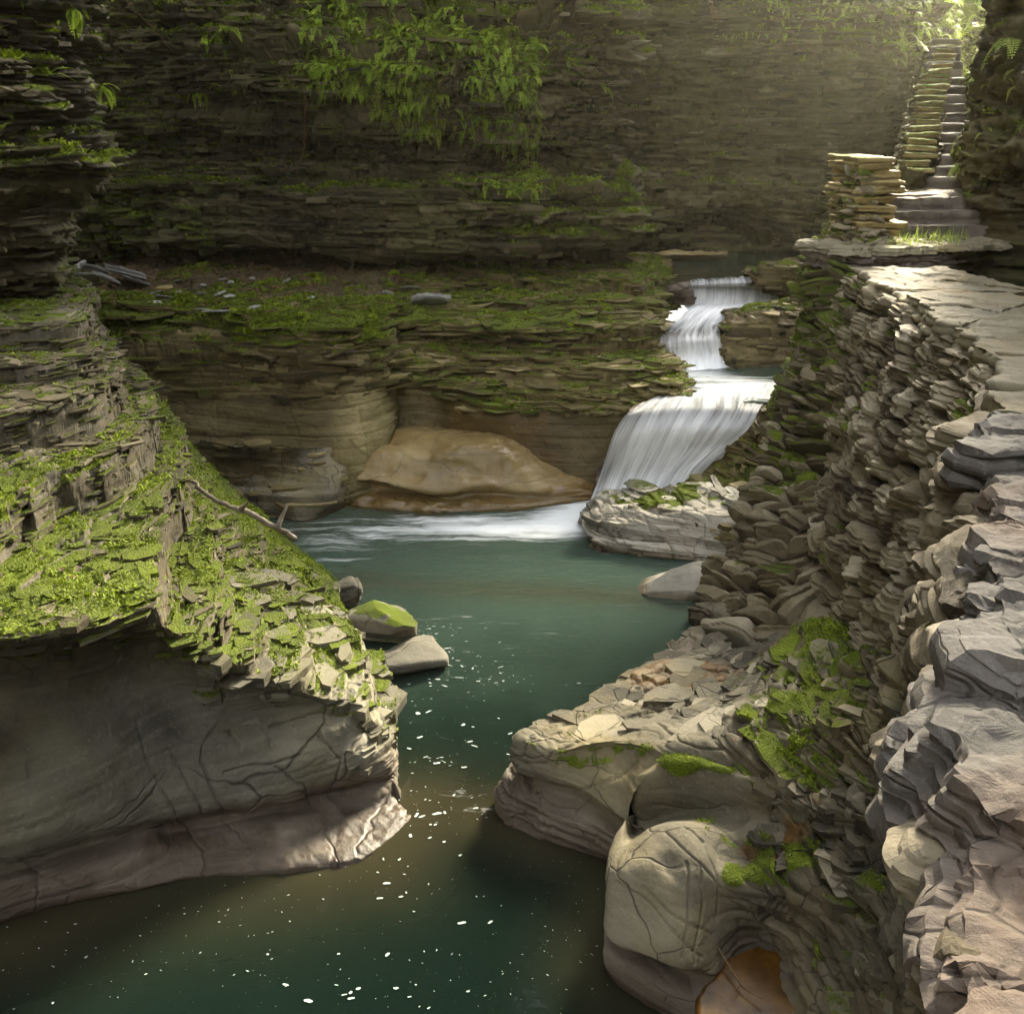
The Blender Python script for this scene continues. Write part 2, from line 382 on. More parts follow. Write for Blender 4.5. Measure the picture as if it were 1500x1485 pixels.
for r in rowsA:                      # the moss bank and the slab end are mossier, the far left is bare
    for i in range(len(r)):
        z = r[i][2]
        if i in (6, 7) and 4.8 < z < 8: r[i][3] += .25
        if i in (5, 6) and 6.5 < z < 9: r[i][3] += .15
        if i in (7, 8, 9) and 2.9 < z < 3.8: r[i][3] += .42; r[i][4] += .5
        if i <= 3 and z < 3.7: r[i][3] += .45; r[i][4] += .8
        if 4 <= i <= 7: r[i][1] -= (.35, .8, .8, .6)[i - 4] * math.exp(-((z - 5.35) / .75) ** 2)
        if i >= 4 and 2.62 < z < 3.77: r[i][1] -= .38
def hookA(P, N, at):
    U, Vv, f = proj(P)
    m = bank(P, N, U, Vv) * sstep(-.2, .3, fbm(P, 2.2, 3, 64))
    at['moss'] = np.maximum(at['moss'], blur(m * 1., 2))
keep('A', rock('cliff', rowsA, M['cliff'], .020, A=.12, s=11, mid=1.4, big=.18, bigf=.5, fine=.022, out=(0, 0, 6), hook=hookA))
# cliff B: far wall across the upper pool, turning to the gap with the stairs
planB = [pl(760, 23.4), pl(900, 22.9), pl(1000, 22.6), pl(1100, 22.4), pl(1180, 22.0), pl(1240, 21.6), pl(1300, 22.2), pl(1345, 23.5), pl(1375, 25.5), pl(1388, 29), pl(1392, 34)]
profB = [(30, -2.5, .8, 1), (11, -1.5, .8, 1), (9, -.6, .6, 1), (7.5, -.05, .5, 1), (6.5, .15, .4, 1), (5.6, .1, .4, 1), (5.2, .0, .3, 1), (4.4, -.05, .25, .8), (3.62, .0, .25, .8), (3.52, .1, .4, .6), (3.46, .75, .35, .6), (3.2, .9, .35, 1.2), (2.9, 1.0, .3, 1.4), (2.62, 1.0, .2, 1), (2.5, .4, .1, 1), (2.3, .25, 0, 1), (1.8, .2, 0, 1)]
rowsB = loft(planB, profB)
for j, r in enumerate(rowsB):
    z = r[0][2]
    if 2.3 < z < 3.15: r[3][1] += 2.2; r[3][3] = 0.; r[2][1] += .2
    for i in range(4, len(r)):
        if z >= 5.2: r[i][1] += (min(z, 9.5 if i < 7 else 12) - 4.8) * (.28 + .07 * (i - 4)); r[i][3] += .3 if z > 5.6 else .1
keep('B', rock('cliff', rowsB, M['farcliff'], .034, A=.12, s=23, mid=.8, big=.2, bigf=.35, fine=.03, out=(1, 5, 6)))
# cliff C: right wall above the walkway, undercut
planC = [(5.6, -6), (5.7, 0), (6.2, 4), (6.9, 8), (7.0, 12.3), (6.22, 13.4), (6.25, 14.4), (7.05, 16.0), (8.3, 19), (9.6, 23), (10.4, 26), (11.4, 30), (13, 36)]
profC = [(22, -2, .7, 1), (11, -.6, .7, 1), (8, .0, .7, 1), (6.5, .1, .6, 1), (5.6, .05, .55, 1), (4.9, .1, .35, 1), (4.45, .22, .2, .8), (4.2, .12, .1, .7), (4.05, -.5, 0, .8), (3.6, -1.1, 0, 1), (3.1, -1.3, 0, 1), (2.2, -1.4, 0, 1)]
rowsC = loft(planC, profC, -1.)
for r in rowsC:
    z = r[0][2]
    for i in range(8, len(r)):       # the wall drops towards the gap
        if z > 5: r[i][2] = 5 + (z - 5) * [.5, .26, .16, .16, .16][i - 8]
    for i in range(len(r)):
        if z < 4.3 and i >= 5:      # beside the stairs the foot is not undercut
            f = 1.0; x0 = planC[i]
            r[i][0] = x0[0] - .1; r[i][1] = x0[1]; r[i][3] = .2
keep('C', rock('cliff', rowsC, M['farcliff'], .04, A=.10, s=37, mid=.9, big=.25, bigf=.5, fine=.03, out=(2, 12, 6)))
# cliff G: near left wall, undercut towards its foot
planG = [(-7.2, -4), (-6.6, 2), (-5.9, 6), (-5.15, 8.6), (-4.45, 10.0), (-4.25, 10.5), (-4.5, 11.3), (-5.4, 12.5), (-7, 14), (-9, 15.5)]
profG = [(22, -1.2, .3, 1), (10, -.2, .5, 1), (7.5, .1, .6, 1.2), (6.4, .22, .62, 1.4), (5.9, .3, .6, 1.5), (5.3, .28, .55, 1.5), (4.8, .22, .55, 1.4), (4.5, .3, .62, 1.3), (4.3, .25, .3, 1), (4.1, .0, .1, .8), (3.8, -.2, .05, .8), (3.4, -.46, .05, .8), (3.1, -.68, .05, 1), (2.7, -.82, .05, 1), (2.2, -.8, .1, 1)]
keep('G', rock('cliff', loft(planG, profG), M['cliff'], .016, .022, A=.11, s=41, mid=.9, big=.1, bigf=.8, fine=.022, out=(0, 3, 6)))
# cliff behind the photographer, closes the gorge
planR = [(-7.5, -3.5), (-6, -7), (-2, -9.5), (2, -9.5), (5, -8), (5.7, -5)]
rock('cliff', loft(planR, [(10, -1.2, .6, 1), (8, -.5, .5, 1), (6, .2, .4, 1), (3, 0, .3, 1), (-.6, -.2, .2, 1)], -1.), M['cliff'], .10, A=.14, s=47, mid=1., big=.3, out=(0, 0, 6))
# ------------------------------------------------------------------ ledge D: left block
def colD(u, yb, lipv, lipz, face, dy=0.):
    """one column: back edge under cliff A -> platform -> lip -> face -> foot (given as (v, z))"""
    L = b(u, lipv, lipz, .72, .7)
    q = [w(ux(u, yb + 1.6, 2.3), yb + 1.6, 2.32, .05, .6), w(ux(u, yb - .3, 2.3), yb - .3, 2.32, .15, .6), w(ux(u, yb - 1.4, 2.27), yb - 1.4, 2.27, .3, .6)]
    m = [(q[2][k] + L[k]) / 2 for k in range(3)]
    q += [m + [.42, .7], sh(L, dy=.25, z=lipz + .04, moss=.85), L]
    for v, z, moss, amp in face: q.append(b(u, v, z, moss, amp))
    return q
colsD = [
    colD(-60, 18.4, 452, 2.15, [(468, 2.08, .5, .6), (500, 1.9, .4, .8), (545, 1.55, .2, .6), (590, 1.2, .1, .5), (630, .75, .1, .5), (670, .3, .1, .5), (720, -.3, 0, .5)]),
    colD(80, 18.8, 462, 2.15, [(478, 2.06, .6, .8), (505, 1.88, .5, .8), (550, 1.5, .2, .6), (595, 1.15, .1, .5), (640, .75, .1, .4), (680, .3, .1, .4), (735, -.3, 0, .4)]),
    colD(180, 19.0, 466, 2.15, [(480, 2.05, .5, .8), (510, 1.84, .3, .7), (552, 1.48, .1, .5), (598, 1.12, .1, .4), (645, .75, .1, .4), (690, .3, .1, .4), (745, -.3, 0, .4)]),
    colD(300, 19.0, 468, 2.15, [(482, 2.04, .4, .4), (512, 1.83, .1, .5), (555, 1.46, .1, .3), (600, 1.10, .1, .3), (640, .85, .1, .5), (700, .42, .1, .9), (760, -.3, 0, .5)]),
    colD(400, 18.9, 482, 2.12, [(496, 2.00, .55, .3), (522, 1.80, .2, .5), (560, 1.45, .1, .25), (605, 1.10, .1, .25), (645, .78, .1, .25), (715, .30, .1, .3), (770, -.3, 0, .4)]),
    colD(470, 18.9, 488, 2.10, [(505, 1.95, .6, .3), (530, 1.74, .3, .5), (568, 1.42, .2, .2), (612, 1.06, .1, .2), (650, .76, .0, .2), (715, .30, .0, .2), (775, -.3, 0, .3)]),
    colD(530, 18.9, 480, 2.10, [(498, 1.95, .8, .3), (522, 1.74, .3, .5), (560, 1.42, .4, .2), (605, 1.06, .2, .2), (648, .74, .0, .2), (705, .30, .0, .2), (770, -.3, 0, .3)]),
    colD(572, 18.85, 462, 2.12, [(485, 1.95, .7, .4), (510, 1.74, .3, .5), (550, 1.42, .4, .2), (590, 1.06, .2, .2), (635, .74, .0, .2), (690, .30, .0, .2), (758, -.3, 0, .3)]),
    colD(582, 18.85, 440, 2.14, [(455, 1.98, .5, .4), (480, 1.76, .3, .5), (515, 1.44, .3, .2), (560, 1.08, .1, .2), (605, .76, .0, .2), (655, .32, .0, .2), (725, -.3, 0, .3)]),
]
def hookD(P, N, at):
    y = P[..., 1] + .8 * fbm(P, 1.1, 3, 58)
    at['dirt_dark'] = np.maximum(sstep(15.0, 15.8, y) * .9, .55 * sstep(2.0, 1.9, P[..., 2]) * sstep(-2.0, -3.2, P[..., 0] + .4 * fbm(P, .8, 2, 59)))  # dirt on the platform; left face below the lip darkened too
    at['wet'] = np.clip(1 - sstep(.1, .5, P[..., 2]), 0, 1) * .5
    at['tone'] = np.clip(at['tone'] + .30 * sstep(-2.6, -1.9, P[..., 0] + .3 * fbm(P, 1.2, 3, 63)) * sstep(1.75, 1.4, P[..., 2] + .25 * fbm(P, 1.5, 3, 65)), 0, 1)
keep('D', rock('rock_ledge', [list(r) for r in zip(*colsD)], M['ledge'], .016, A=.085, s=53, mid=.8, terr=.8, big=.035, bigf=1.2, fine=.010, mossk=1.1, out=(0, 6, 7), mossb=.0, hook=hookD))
# ledge D2: right part stepping down to the cascade
def colE(u, pts): return [sh(a(u, 392, 20.6), z=2.2, moss=.2)] + [a(u, v, Y, m, am) for v, Y, m, am in pts]
colsE = [
    colE(560, [(402, 18.2, .4, .5), (432, 16.5, .5, .6), (458, 15.6, .6, .7), (472, 15.3, .3, .6), (500, 15.15, .1, .8), (512, 14.95, .55, .5), (548, 14.5, .5, .8), (560, 14.4, .3, .8), (585, 14.45, 0, .2), (620, 14.35, 0, .2), (660, 14.2, 0, .2), (720, 13.9, 0, .2)]),
    colE(640, [(402, 18.2, .4, .5), (432, 16.6, .4, .6), (462, 15.6, .7, .7), (474, 15.2, .3, .6), (500, 15.2, .1, .8), (512, 15.0, .55, .5), (546, 14.5, .55, .8), (562, 14.3, .3, .8), (585, 14.3, .1, .2), (620, 14.2, 0, .2), (660, 14.05, 0, .2), (720, 13.8, 0, .2)]),
    colE(700, [(400, 18.4, .4, .5), (430, 16.8, .5, .7), (462, 15.6, .7, .7), (480, 15.1, .4, .6), (500, 15.1, .2, .6), (515, 14.9, .45, .2), (545, 14.5, .35, .3), (570, 14.15, .5, .5), (590, 13.9, .3, .3), (605, 13.75, .1, .1), (655, 13.7, 0, .1), (720, 13.45, 0, .1)]),
    colE(780, [(398, 18.6, .4, .5), (428, 16.9, .6, .8), (450, 16.0, .5, .8), (480, 15.2, .4, .9), (500, 15.0, .4, .8), (520, 14.75, .5, .2), (550, 14.3, .3, .2), (575, 14.0, .4, .4), (595, 13.75, .3, .3), (610, 13.65, .1, .1), (655, 13.5, 0, .1), (720, 13.3, 0, .1)]),
    colE(850, [(396, 18.8, .4, .6), (425, 17.1, .6, 1.), (450, 16.1, .55, 1.1), (480, 15.3, .5, 1.1), (505, 14.9, .5, .9), (530, 14.55, .5, .4), (555, 14.2, .45, .5), (580, 13.85, .5, .7), (600, 13.65, .3, .3), (620, 13.55, .0, .15), (665, 13.4, 0, .1), (730, 13.15, 0, .1)]),
    colE(905, [(394, 18.9, .4, .6), (422, 17.3, .55, 1.), (450, 16.2, .55, 1.1), (480, 15.4, .5, 1.2), (510, 14.85, .5, 1.), (540, 14.4, .45, 1.), (562, 14.1, .4, 1.), (585, 13.8, .4, .8), (603, 13.65, .1, .3), (625, 13.6, .0, .2), (670, 13.5, 0, .1), (740, 13.3, 0, .1)]),
    colE(950, [(396, 18.9, .5, .5), (420, 17.6, .5, .8), (445, 16.5, .4, 1.), (470, 15.8, .4, 1.), (505, 15.0, .45, 1.), (540, 14.5, .4, 1.), (565, 14.1, .3, 1.), (585, 13.85, .2, .8), (598, 13.85, 0, .5), (620, 13.9, .0, .2), (670, 13.9, 0, .2), (740, 13.8, 0, .2)]),
    [sh(a(975, 392, 19.9), z=2.2, moss=.4)] + [a(u, v, Y, m, am) for u, v, Y, m, am in [(985, 404, 18.9, .6, .3), (985, 418, 18.0, .5, .3), (966, 440, 16.9, .3, .5), (962, 470, 16.0, .2, .6), (966, 510, 15.2, .2, .6), (985, 545, 14.6, .2, .7), (1000, 570, 14.2, .1, .8), (1004, 582, 14.05, 0, .6), (985, 600, 14.2, 0, .4), (985, 620, 14.4, .0, .2), (985, 670, 14.5, 0, .2), (985, 740, 14.4, 0, .2)]],
    [sh(a(990, 395, 20.2), z=1.9, moss=.2)] + [a(u, v, Y, m, am) for u, v, Y, m, am in [(992, 410, 19.3, .3, .3), (1000, 425, 18.4, .2, .3), (975, 450, 17.4, .0, .5), (972, 480, 16.5, 0, .6), (985, 520, 15.8, .0, .6), (1000, 555, 15.2, .0, .7), (1010, 585, 14.8, 0, .5), (1000, 600, 14.9, 0, .3), (1000, 615, 15, 0, .3), (1000, 640, 15, .0, .2), (1000, 680, 15, 0, .2), (1000, 750, 15, 0, .2)]],
]
def hookE(P, N, at):
    f = sstep(1.12, .95, P[..., 2] + .1 * fbm(P, 1.5, 2, 7))
    at['wet'] = np.clip(f * .55, 0, 1)
    at['amber'] = f * .5 * sstep(.1, .5, fbm(P, .9, 3, 8) + .5) * sstep(3.3, 2.6, np.abs(P[..., 0] - .3) + 1.6)
keep('E', rock('rock_ledge', [list(r) for r in zip(*colsE)], M['ledge'], .014, A=.10, s=61, mid=.5, terr=1.1, fine=.009, mossk=1.0, mossb=-.02, out=(0, 8, 7), hook=hookE))
# ------------------------------------------------------------------ left foreground rock F
F_rows = [
    [b(-160, 420, 1.2), b(-40, 470, 1.2), b(90, 500, .9), b(150, 575, .6), b(225, 660, .3), b(320, 735, .1), b(425, 810, -.1), b(480, 850, -.3), b(560, 920, -.5)],
    [a(-160, 470, 8.9, .3), a(-20, 500, 9.0, .25), a(112, 496, 9.3, .2, 1.2), a(165, 560, 9.35, .25, 1.3), a(238, 640, 9.3, .8, .9), a(325, 745, 9.3, .75, .7), a(425, 830, 9.35, .7, .7), a(487, 875, 9.1, .6, .7), a(520, 935, 8.7, .3)],
    [a(-160, 560, 8.0, .35), a(-20, 580, 8.1, .3), a(100, 590, 8.4, .3, 1.2), a(175, 620, 8.6, .75), a(250, 700, 8.5, .85), a(325, 780, 8.6, .7), a(415, 850, 8.7, .72), a(485, 895, 8.6, .6), a(545, 965, 8.2, .3)],
    [a(-160, 690, 7.0, .65), a(-20, 700, 7.1, .6), a(110, 720, 7.4, .6), a(200, 740, 7.6, .5), a(280, 800, 7.7, .55), a(350, 840, 7.8, .6), a(420, 880, 7.9, .6), a(500, 925, 7.9, .5), a(560, 990, 7.75, .2)],
    [a(-160, 810, 6.2, .6), a(-20, 820, 6.2, .6), a(120, 840, 6.4, .55), a(230, 850, 6.7, .6), a(310, 875, 6.95, .65), a(380, 910, 7.1, .65), a(455, 945, 7.3, .55), a(535, 980, 7.35, .35), a(572, 1012, 7.4, .1)],
    [a(-160, 890, 5.6, .7), a(-20, 900, 5.62, .7), a(120, 895, 5.85, .65), a(230, 890, 6.2, .6), a(310, 930, 6.4, .55), a(390, 955, 6.65, .5), a(470, 985, 6.85, .3, .6), a(550, 1015, 7.05, .25, .5), a(580, 1040, 7.15, .1)],
    [a(-160, 932, 5.35, .4, .5), a(-20, 935, 5.36, .4, .5), a(120, 925, 5.6, .4, .5), a(235, 915, 6.0, .35, .5), a(310, 968, 6.15, .4, .5), a(395, 992, 6.4, .2, .5), a(480, 1020, 6.6, .2, .4), a(560, 1050, 6.8, .1, .4), a(580, 1065, 7.0, .0)],
    [a(-160, 965, 5.55, 0, .4), a(-20, 970, 5.6, 0, .4), a(120, 960, 5.85, 0, .4), a(240, 950, 6.25, 0, .4), a(320, 990, 6.3, 0, .4), a(400, 1015, 6.5, 0, .4), a(485, 1042, 6.62, 0, .3), a(568, 1075, 6.75, 0, .4), a(584, 1085, 6.95, 0)],
    [a(-160, 1035, 5.6, 0, .2), a(-20, 1035, 5.65, 0, .2), a(120, 1025, 5.9, 0, .2), a(240, 1015, 6.25, 0, .2), a(320, 1035, 6.32, 0, .2), a(400, 1055, 6.42, 0, .2), a(490, 1065, 6.52, 0, .15), a(570, 1098, 6.66, 0, .4), a(588, 1102, 6.9, 0)],
    [a(-160, 1130, 5.25, 0, .16), a(-20, 1130, 5.3, 0, .16), a(120, 1110, 5.58, 0, .16), a(240, 1098, 5.95, 0, .16), a(325, 1105, 6.08, 0, .16), a(410, 1112, 6.22, 0, .16), a(495, 1105, 6.4, 0, .2), a(570, 1118, 6.6, 0, .3), a(588, 1122, 6.85, 0)],
    [a(-160, 1270, 4.98, 0, .16), a(-20, 1258, 5.1, 0, .16), a(120, 1222, 5.42, 0, .16), a(235, 1202, 5.78, 0, .16), a(320, 1190, 5.95, 0, .16), a(410, 1172, 6.15, 0, .16), a(500, 1150, 6.38, 0, .15), a(572, 1138, 6.6, 0, .3), a(590, 1142, 6.85, 0)],
    [a(-160, 1290, 5.2, 0, .4), a(-20, 1276, 5.32, 0, .4), a(120, 1238, 5.62, 0, .4), a(238, 1216, 5.95, 0, .4), a(322, 1203, 6.1, 0, .4), a(410, 1184, 6.28, 0, .4), a(505, 1163, 6.46, 0, .4), a(578, 1150, 6.62, 0, .4), a(596, 1155, 6.85, 0)],
    [a(-160, 1318, 5.12, 0, .4), a(-20, 1300, 5.24, 0, .4), a(120, 1262, 5.5, 0, .4), a(240, 1238, 5.8, 0, .4), a(325, 1222, 5.98, 0, .4), a(415, 1204, 6.14, 0, .4), a(520, 1182, 6.36, 0, .4), a(592, 1165, 6.55, 0, .5), a(603, 1168, 6.8, 0)],
    [b(-160, 1395, .02, 0, .35), b(-20, 1358, .02, 0, .35), b(120, 1320, .02, 0, .35), b(240, 1295, .02, 0, .35), b(330, 1278, .02, 0, .35), b(430, 1264, .02, 0, .35), b(540, 1245, .02, 0, .35), b(602, 1195, .02, 0, .5), b(608, 1172, .02, 0)],
    [b(-160, 1440, -.6, 0, .2), b(-20, 1400, -.6, 0, .2), b(120, 1365, -.6, 0, .2), b(240, 1340, -.6, 0, .2), b(330, 1325, -.6, 0, .2), b(430, 1310, -.6, 0, .2), b(540, 1290, -.6, 0, .2), b(605, 1240, -.6, 0, .3), b(612, 1210, -.6, 0)],
]
def hookF(P, N, at):
    at['dirt_dark'] = sstep(1.0, 1.35, P[..., 2] + .15 * fbm(P, 1.5, 3, 55) + .35 * (P[..., 1] < 0)) * .85
    low = 1 - sstep(.26, .40, P[..., 2] + .03 * fbm(P, 2, 2, 5))
    at['wet'] = np.maximum(low * .75 * sstep(-.2, .3, fbm(P, 2.2, 3, 91, (1, 1, .4))), 1 - sstep(.02, .09, P[..., 2]))
    at['red'] = low
def preF(P):
    g = grooves(P, [[(203, 1055), (214, 1110), (235, 1150), (256, 1198)], [(262, 1076), (298, 1086), (318, 1060)], [(298, 1086), (292, 1112), (306, 1150), (326, 1188)], [(252, 1104), (268, 1136), (292, 1188)], [(330, 1068), (352, 1098)], [(400, 1120), (440, 1150), (452, 1178)], [(330, 1130), (380, 1120), (440, 1105)], [(470, 1075), (500, 1110), (490, 1150)]], .007, .024)
    n = n3(P[..., 0] * .9, P[..., 1] * .9, P[..., 2] * .9, 811)
    return g + sstep(1.35, .9, P[..., 2]) * (.020 * np.abs(fbm(P, 2.6, 3, 812)) - .012 * sstep(.1, .35, n))
keep('F', rock('rock_bank', F_rows, M['fore'], .011, .013, A=.05, s=71, mid=.5, bl=.35, terr=1.5, big=.03, bigf=1.3, fine=.010, mossk=1.3, mossb=.0, out=(0, 3, 5), hook=hookF, puff=.016, slopek=.6, pre=preF))
# ------------------------------------------------------------------ right foreground rock H
H_rows = []
_lipB = [b(1012, 925, .25, .3, .4), b(938, 980, .32, .3, .4), b(845, 1040, .44, .4, .4)]
def lowB(p, dz): return sh(p, dx=.02, dy=.22, z=dz, moss=0)
H_rows.append([lowB(p, -.5) for p in _lipB] + [b(738, 1215, -.5, 0, .5), b(796, 1262, -.5, 0, .4), b(852, 1285, -.5, 0, .4), b(905, 1305, -.5, 0, .3), b(955, 1310, -.5, 0, .3)])
H_rows.append([lowB(p, .0) for p in _lipB] + [b(738, 1185, .0, 0, .8), b(794, 1226, .0, 0, .4), b(850, 1245, .0, 0, .4), b(902, 1262, .0, 0, .3), b(950, 1275, .0, 0, .3)])
H_rows.append([sh(p, dy=.16, dx=.02, dz=-.10, moss=0) for p in _lipB] + [b(734, 1148, .22, 0, .9), b(800, 1185, .26, 0, .4), b(852, 1200, .28, 0, .4), b(907, 1232, .27, 0, .3), b(948, 1245, .27, 0, .3)])
H_rows.append([sh(p, dy=.12, dx=.02, dz=-.08, moss=0) for p in _lipB] + [sh(b(752, 1135, .27, 0, .8), dx=.06, dy=.05), sh(b(800, 1170, .31, 0, .3), dy=.2), sh(b(850, 1185, .33, 0, .3), dy=.22), sh(b(900, 1210, .33, 0, .3), dy=.18), b(945, 1215, .33, 0, .2)])
H_rows.append([sh(p, dy=.08, dz=-.05, moss=0) for p in _lipB] + [b(752, 1120, .34, 0, .7), b(792, 1140, .36, .1, .2), b(848, 1158, .39, .1, .2), b(902, 1192, .40, .1, .16), b(925, 1205, .40, .1, .16)])
H_rows.append(_lipB + [b(752, 1078, .50, .35, .5), b(803, 1106, .53, .4, .15), b(862, 1099, .58, .4, .2), b(920, 1104, .62, .3, .16), b(936, 1150, .58, .2, .16)])
H_rows.append([b(1045, 935, .33, .1, .5), b(965, 985, .40, .1, .5), b(872, 1035, .50, .3, .5), b(800, 1068, .55, .4, .4), b(840, 1092, .60, .1, .2), b(905, 1085, .66, .1, .15), b(955, 1102, .68, .5, .2), b(970, 1135, .60, .4, .16)])
H_rows.append([b(1080, 945, .45, .1, .5), b(1010, 995, .48, .1, .5), b(935, 1035, .55, .1, .6), b(885, 1060, .58, .1, .5), b(925, 1070, .66, .1, .3), b(980, 1080, .72, .2, .2), b(1030, 1098, .75, .62, .2), b(1040, 1150, .62, .3, .16)])
H_rows.append([b(1130, 930, .6, .2, .5), b(1080, 985, .62, .2, .4), b(1030, 1030, .66, .2, .4), b(1000, 1055, .70, .2, .3), b(1040, 1060, .78, .3, .2), b(1070, 1075, .84, .4, .3), b(1085, 1105, .82, .4, .3), b(1085, 1160, .70, .2, .2)])
H_rows.append([b(1185, 905, .8, .5, .8), b(1150, 960, .9, .6, .8), b(1125, 1010, .92, .5, .7), b(1110, 1040, .95, .5, .7), b(1130, 1050, 1.0, .6, .7), b(1145, 1070, 1.02, .6, .7), b(1150, 1110, .95, .6, .6), b(1130, 1165, .80, .3, .4)])
H_rows.append([b(1245, 900, 1.1, .4, 1.1), b(1225, 965, 1.15, .4, 1.1), b(1200, 1010, 1.15, .5, 1.1), b(1190, 1035, 1.15, .4, 1.), b(1200, 1050, 1.18, .4, 1.), b(1205, 1080, 1.15, .5, 1.), b(1195, 1130, 1.0, .6, 1.), b(1175, 1180, .85, .4, .8)])
H_rows.append([b(1330, 930, 1.5, .2, 1.3), b(1320, 985, 1.5, .2, 1.3), b(1310, 1030, 1.45, .2, 1.3), b(1300, 1060, 1.4, .2, 1.3), b(1300, 1085, 1.35, .2, 1.3), b(1300, 1115, 1.3, .2, 1.3), b(1290, 1160, 1.2, .3, 1.2), b(1270, 1200, 1.05, .3, 1.)])
H_rows.append([b(1430, 950, 1.9), b(1430, 1010, 1.9), b(1420, 1060, 1.85), b(1420, 1090, 1.8), b(1420, 1110, 1.75), b(1420, 1140, 1.7), b(1420, 1190, 1.6), b(1420, 1240, 1.5)])
def hookH(P, N, at):
    at['wet'] = np.maximum(1 - sstep(.02, .10, P[..., 2]), (1 - sstep(.24, .32, P[..., 2])) * .55 * sstep(-.1, .3, fbm(P, 2.5, 3, 92)))
    amber = np.exp(-(((P[..., 0] - PA[0]) / .55) ** 2 + ((P[..., 1] - PA[1]) / .35) ** 2)) + np.exp(-(((P[..., 0] - PB[0]) / .3) ** 2 + ((P[..., 1] - PB[1]) / .25) ** 2))
    at['dirt_dark'] = .75 * sstep(.72, 1.0, P[..., 2] + .25 * fbm(P, 1.6, 3, 94))
    at['red'] = 1 - sstep(.26, .36, P[..., 2] + .03 * fbm(P, 2, 2, 6))
    at['amber'] = sstep(.35, .6, amber + .25 * fbm(P, 3, 3, 93))
PA = b(1000, 985, .45); PB = b(1140, 1230, .7)
def preH(P):
    g = grooves(P, [[(845, 1158), (900, 1140), (932, 1118)], [(800, 1108), (850, 1085), (900, 1072)], [(880, 1060), (960, 1045), (1010, 1035)], [(820, 1190), (860, 1200), (905, 1235)], [(760, 1120), (800, 1112)], [(960, 1060), (1000, 1090), (1060, 1100)], [(870, 1205), (880, 1240)], [(790, 1170), (798, 1220)]], .007, .022, 6.)
    return g + .014 * fbm(P, 2.8, 3, 814)
keep('H', rock('rock_bank', H_rows, M['foreR'], .009, .010, A=.06, s=83, mid=.6, terr=.25, big=.02, bigf=2., fine=.007, mossk=.5, out=(1.5, 5, 6), hook=hookH, pre=preH))
# boulder nose H2 and the broken rock right of it
K_rows = [
    [b(950, 1122, .52, 0, .08), b(985, 1104, .62, .4, .08), b(1040, 1112, .68, .4, .08), b(1100, 1125, .76, .3, .3), b(1165, 1145, .86, .4, .9), b(1280, 1165, 1.08, .3, 1), b(1420, 1200, 1.5, .2, 1)],
    [b(938, 1140, .60, 0, .06), b(985, 1120, .69, .6, .06), b(1040, 1128, .73, .55, .06), b(1098, 1145, .78, .3, .08), b(1160, 1160, .90, .4, .8), b(1275, 1180, 1.1, .3, 1), b(1420, 1210, 1.5, .2, 1)],
    [b(930, 1172, .47, 0, .06), b(985, 1160, .52, .3, .06), b(1036, 1160, .57, .1, .06), b(1092, 1168, .68, .2, .08), b(1165, 1178, .88, .4, .8), b(1285, 1195, 1.08, .3, 1), b(1420, 1220, 1.45, .2, 1)],
    [b(935, 1205, .30, 0, .08), b(985, 1190, .35, .1, .08), b(1040, 1185, .45, .2, .08), b(1120, 1185, .67, .3, .5), b(1200, 1190, .9, .4, .9), b(1300, 1210, 1.0, .3, 1), b(1420, 1230, 1.4, .2, 1)],
    [b(915, 1240, .52, .1, .06), b(955, 1210, .60, .1, .06), b(1010, 1215, .66, .1, .08), b(1075, 1250, .58, .2, .3), b(1170, 1245, .75, .4, .9), b(1290, 1255, .95, .3, 1.1), b(1420, 1280, 1.4, .2, 1)],
    [b(896, 1285, .48, 0, .06), b(940, 1265, .60, .2, .06), b(1010, 1262, .66, .1, .06), b(1055, 1290, .58, .2, .08), b(1140, 1310, .62, .3, .8), b(1260, 1310, .85, .2, 1.1), b(1420, 1330, 1.4, .2, 1)],
    [b(895, 1335, .36, 0, .06), b(940, 1330, .45, .1, .06), b(1000, 1330, .52, .1, .06), b(1053, 1345, .42, .1, .08), b(1110, 1380, .24, .1, .5), b(1240, 1370, .65, .2, 1.1), b(1420, 1400, 1.3, .2, 1)],
    [b(897, 1378, .27, 0, .06), b(940, 1400, .30, 0, .06), b(990, 1420, .32, 0, .06), b(1040, 1425, .26, 0, .08), b(1095, 1440, .16, 0, .3), b(1220, 1430, .5, .2, 1.1), b(1420, 1460, 1.3, .2, 1)],
    [sh(b(900, 1388, .24, 0, .3), dx=.06, dy=.08), sh(b(945, 1410, .25, 0, .3), dx=.02, dy=.1), sh(b(985, 1432, .25, 0, .3), dy=.1), sh(b(1035, 1445, .2, 0, .08), dy=.04), b(1095, 1470, .15, 0, .08), b(1215, 1470, .42, .2, 1.1), b(1420, 1500, 1.3, .2, 1)],
    [b(893, 1400, .18, 0, .08), b(940, 1430, .18, 0, .08), b(985, 1452, .18, 0, .08), b(1035, 1470, .16, 0, .08), b(1095, 1500, .15, 0, .08), b(1215, 1520, .36, .2, 1.1), b(1420, 1560, 1.3, .2, 1)],
    [b(890, 1420, .02, 0, .08), b(935, 1462, .02, 0, .08), b(985, 1490, .02, 0, .08), b(1030, 1520, .04, 0, .08), b(1095, 1560, .15, 0, .08), b(1215, 1600, .3, .2, 1.), b(1420, 1640, 1.2, .2, 1)],
    [b(890, 1455, -.5, 0, .08), b(930, 1500, -.5, 0, .08), b(985, 1530, -.5, 0, .08), b(1030, 1580, -.5, 0, .08), b(1095, 1700, -.5, 0, .08), b(1215, 1760, -.4, .2, 1.), b(1420, 1800, 1.0, .2, 1)],
]
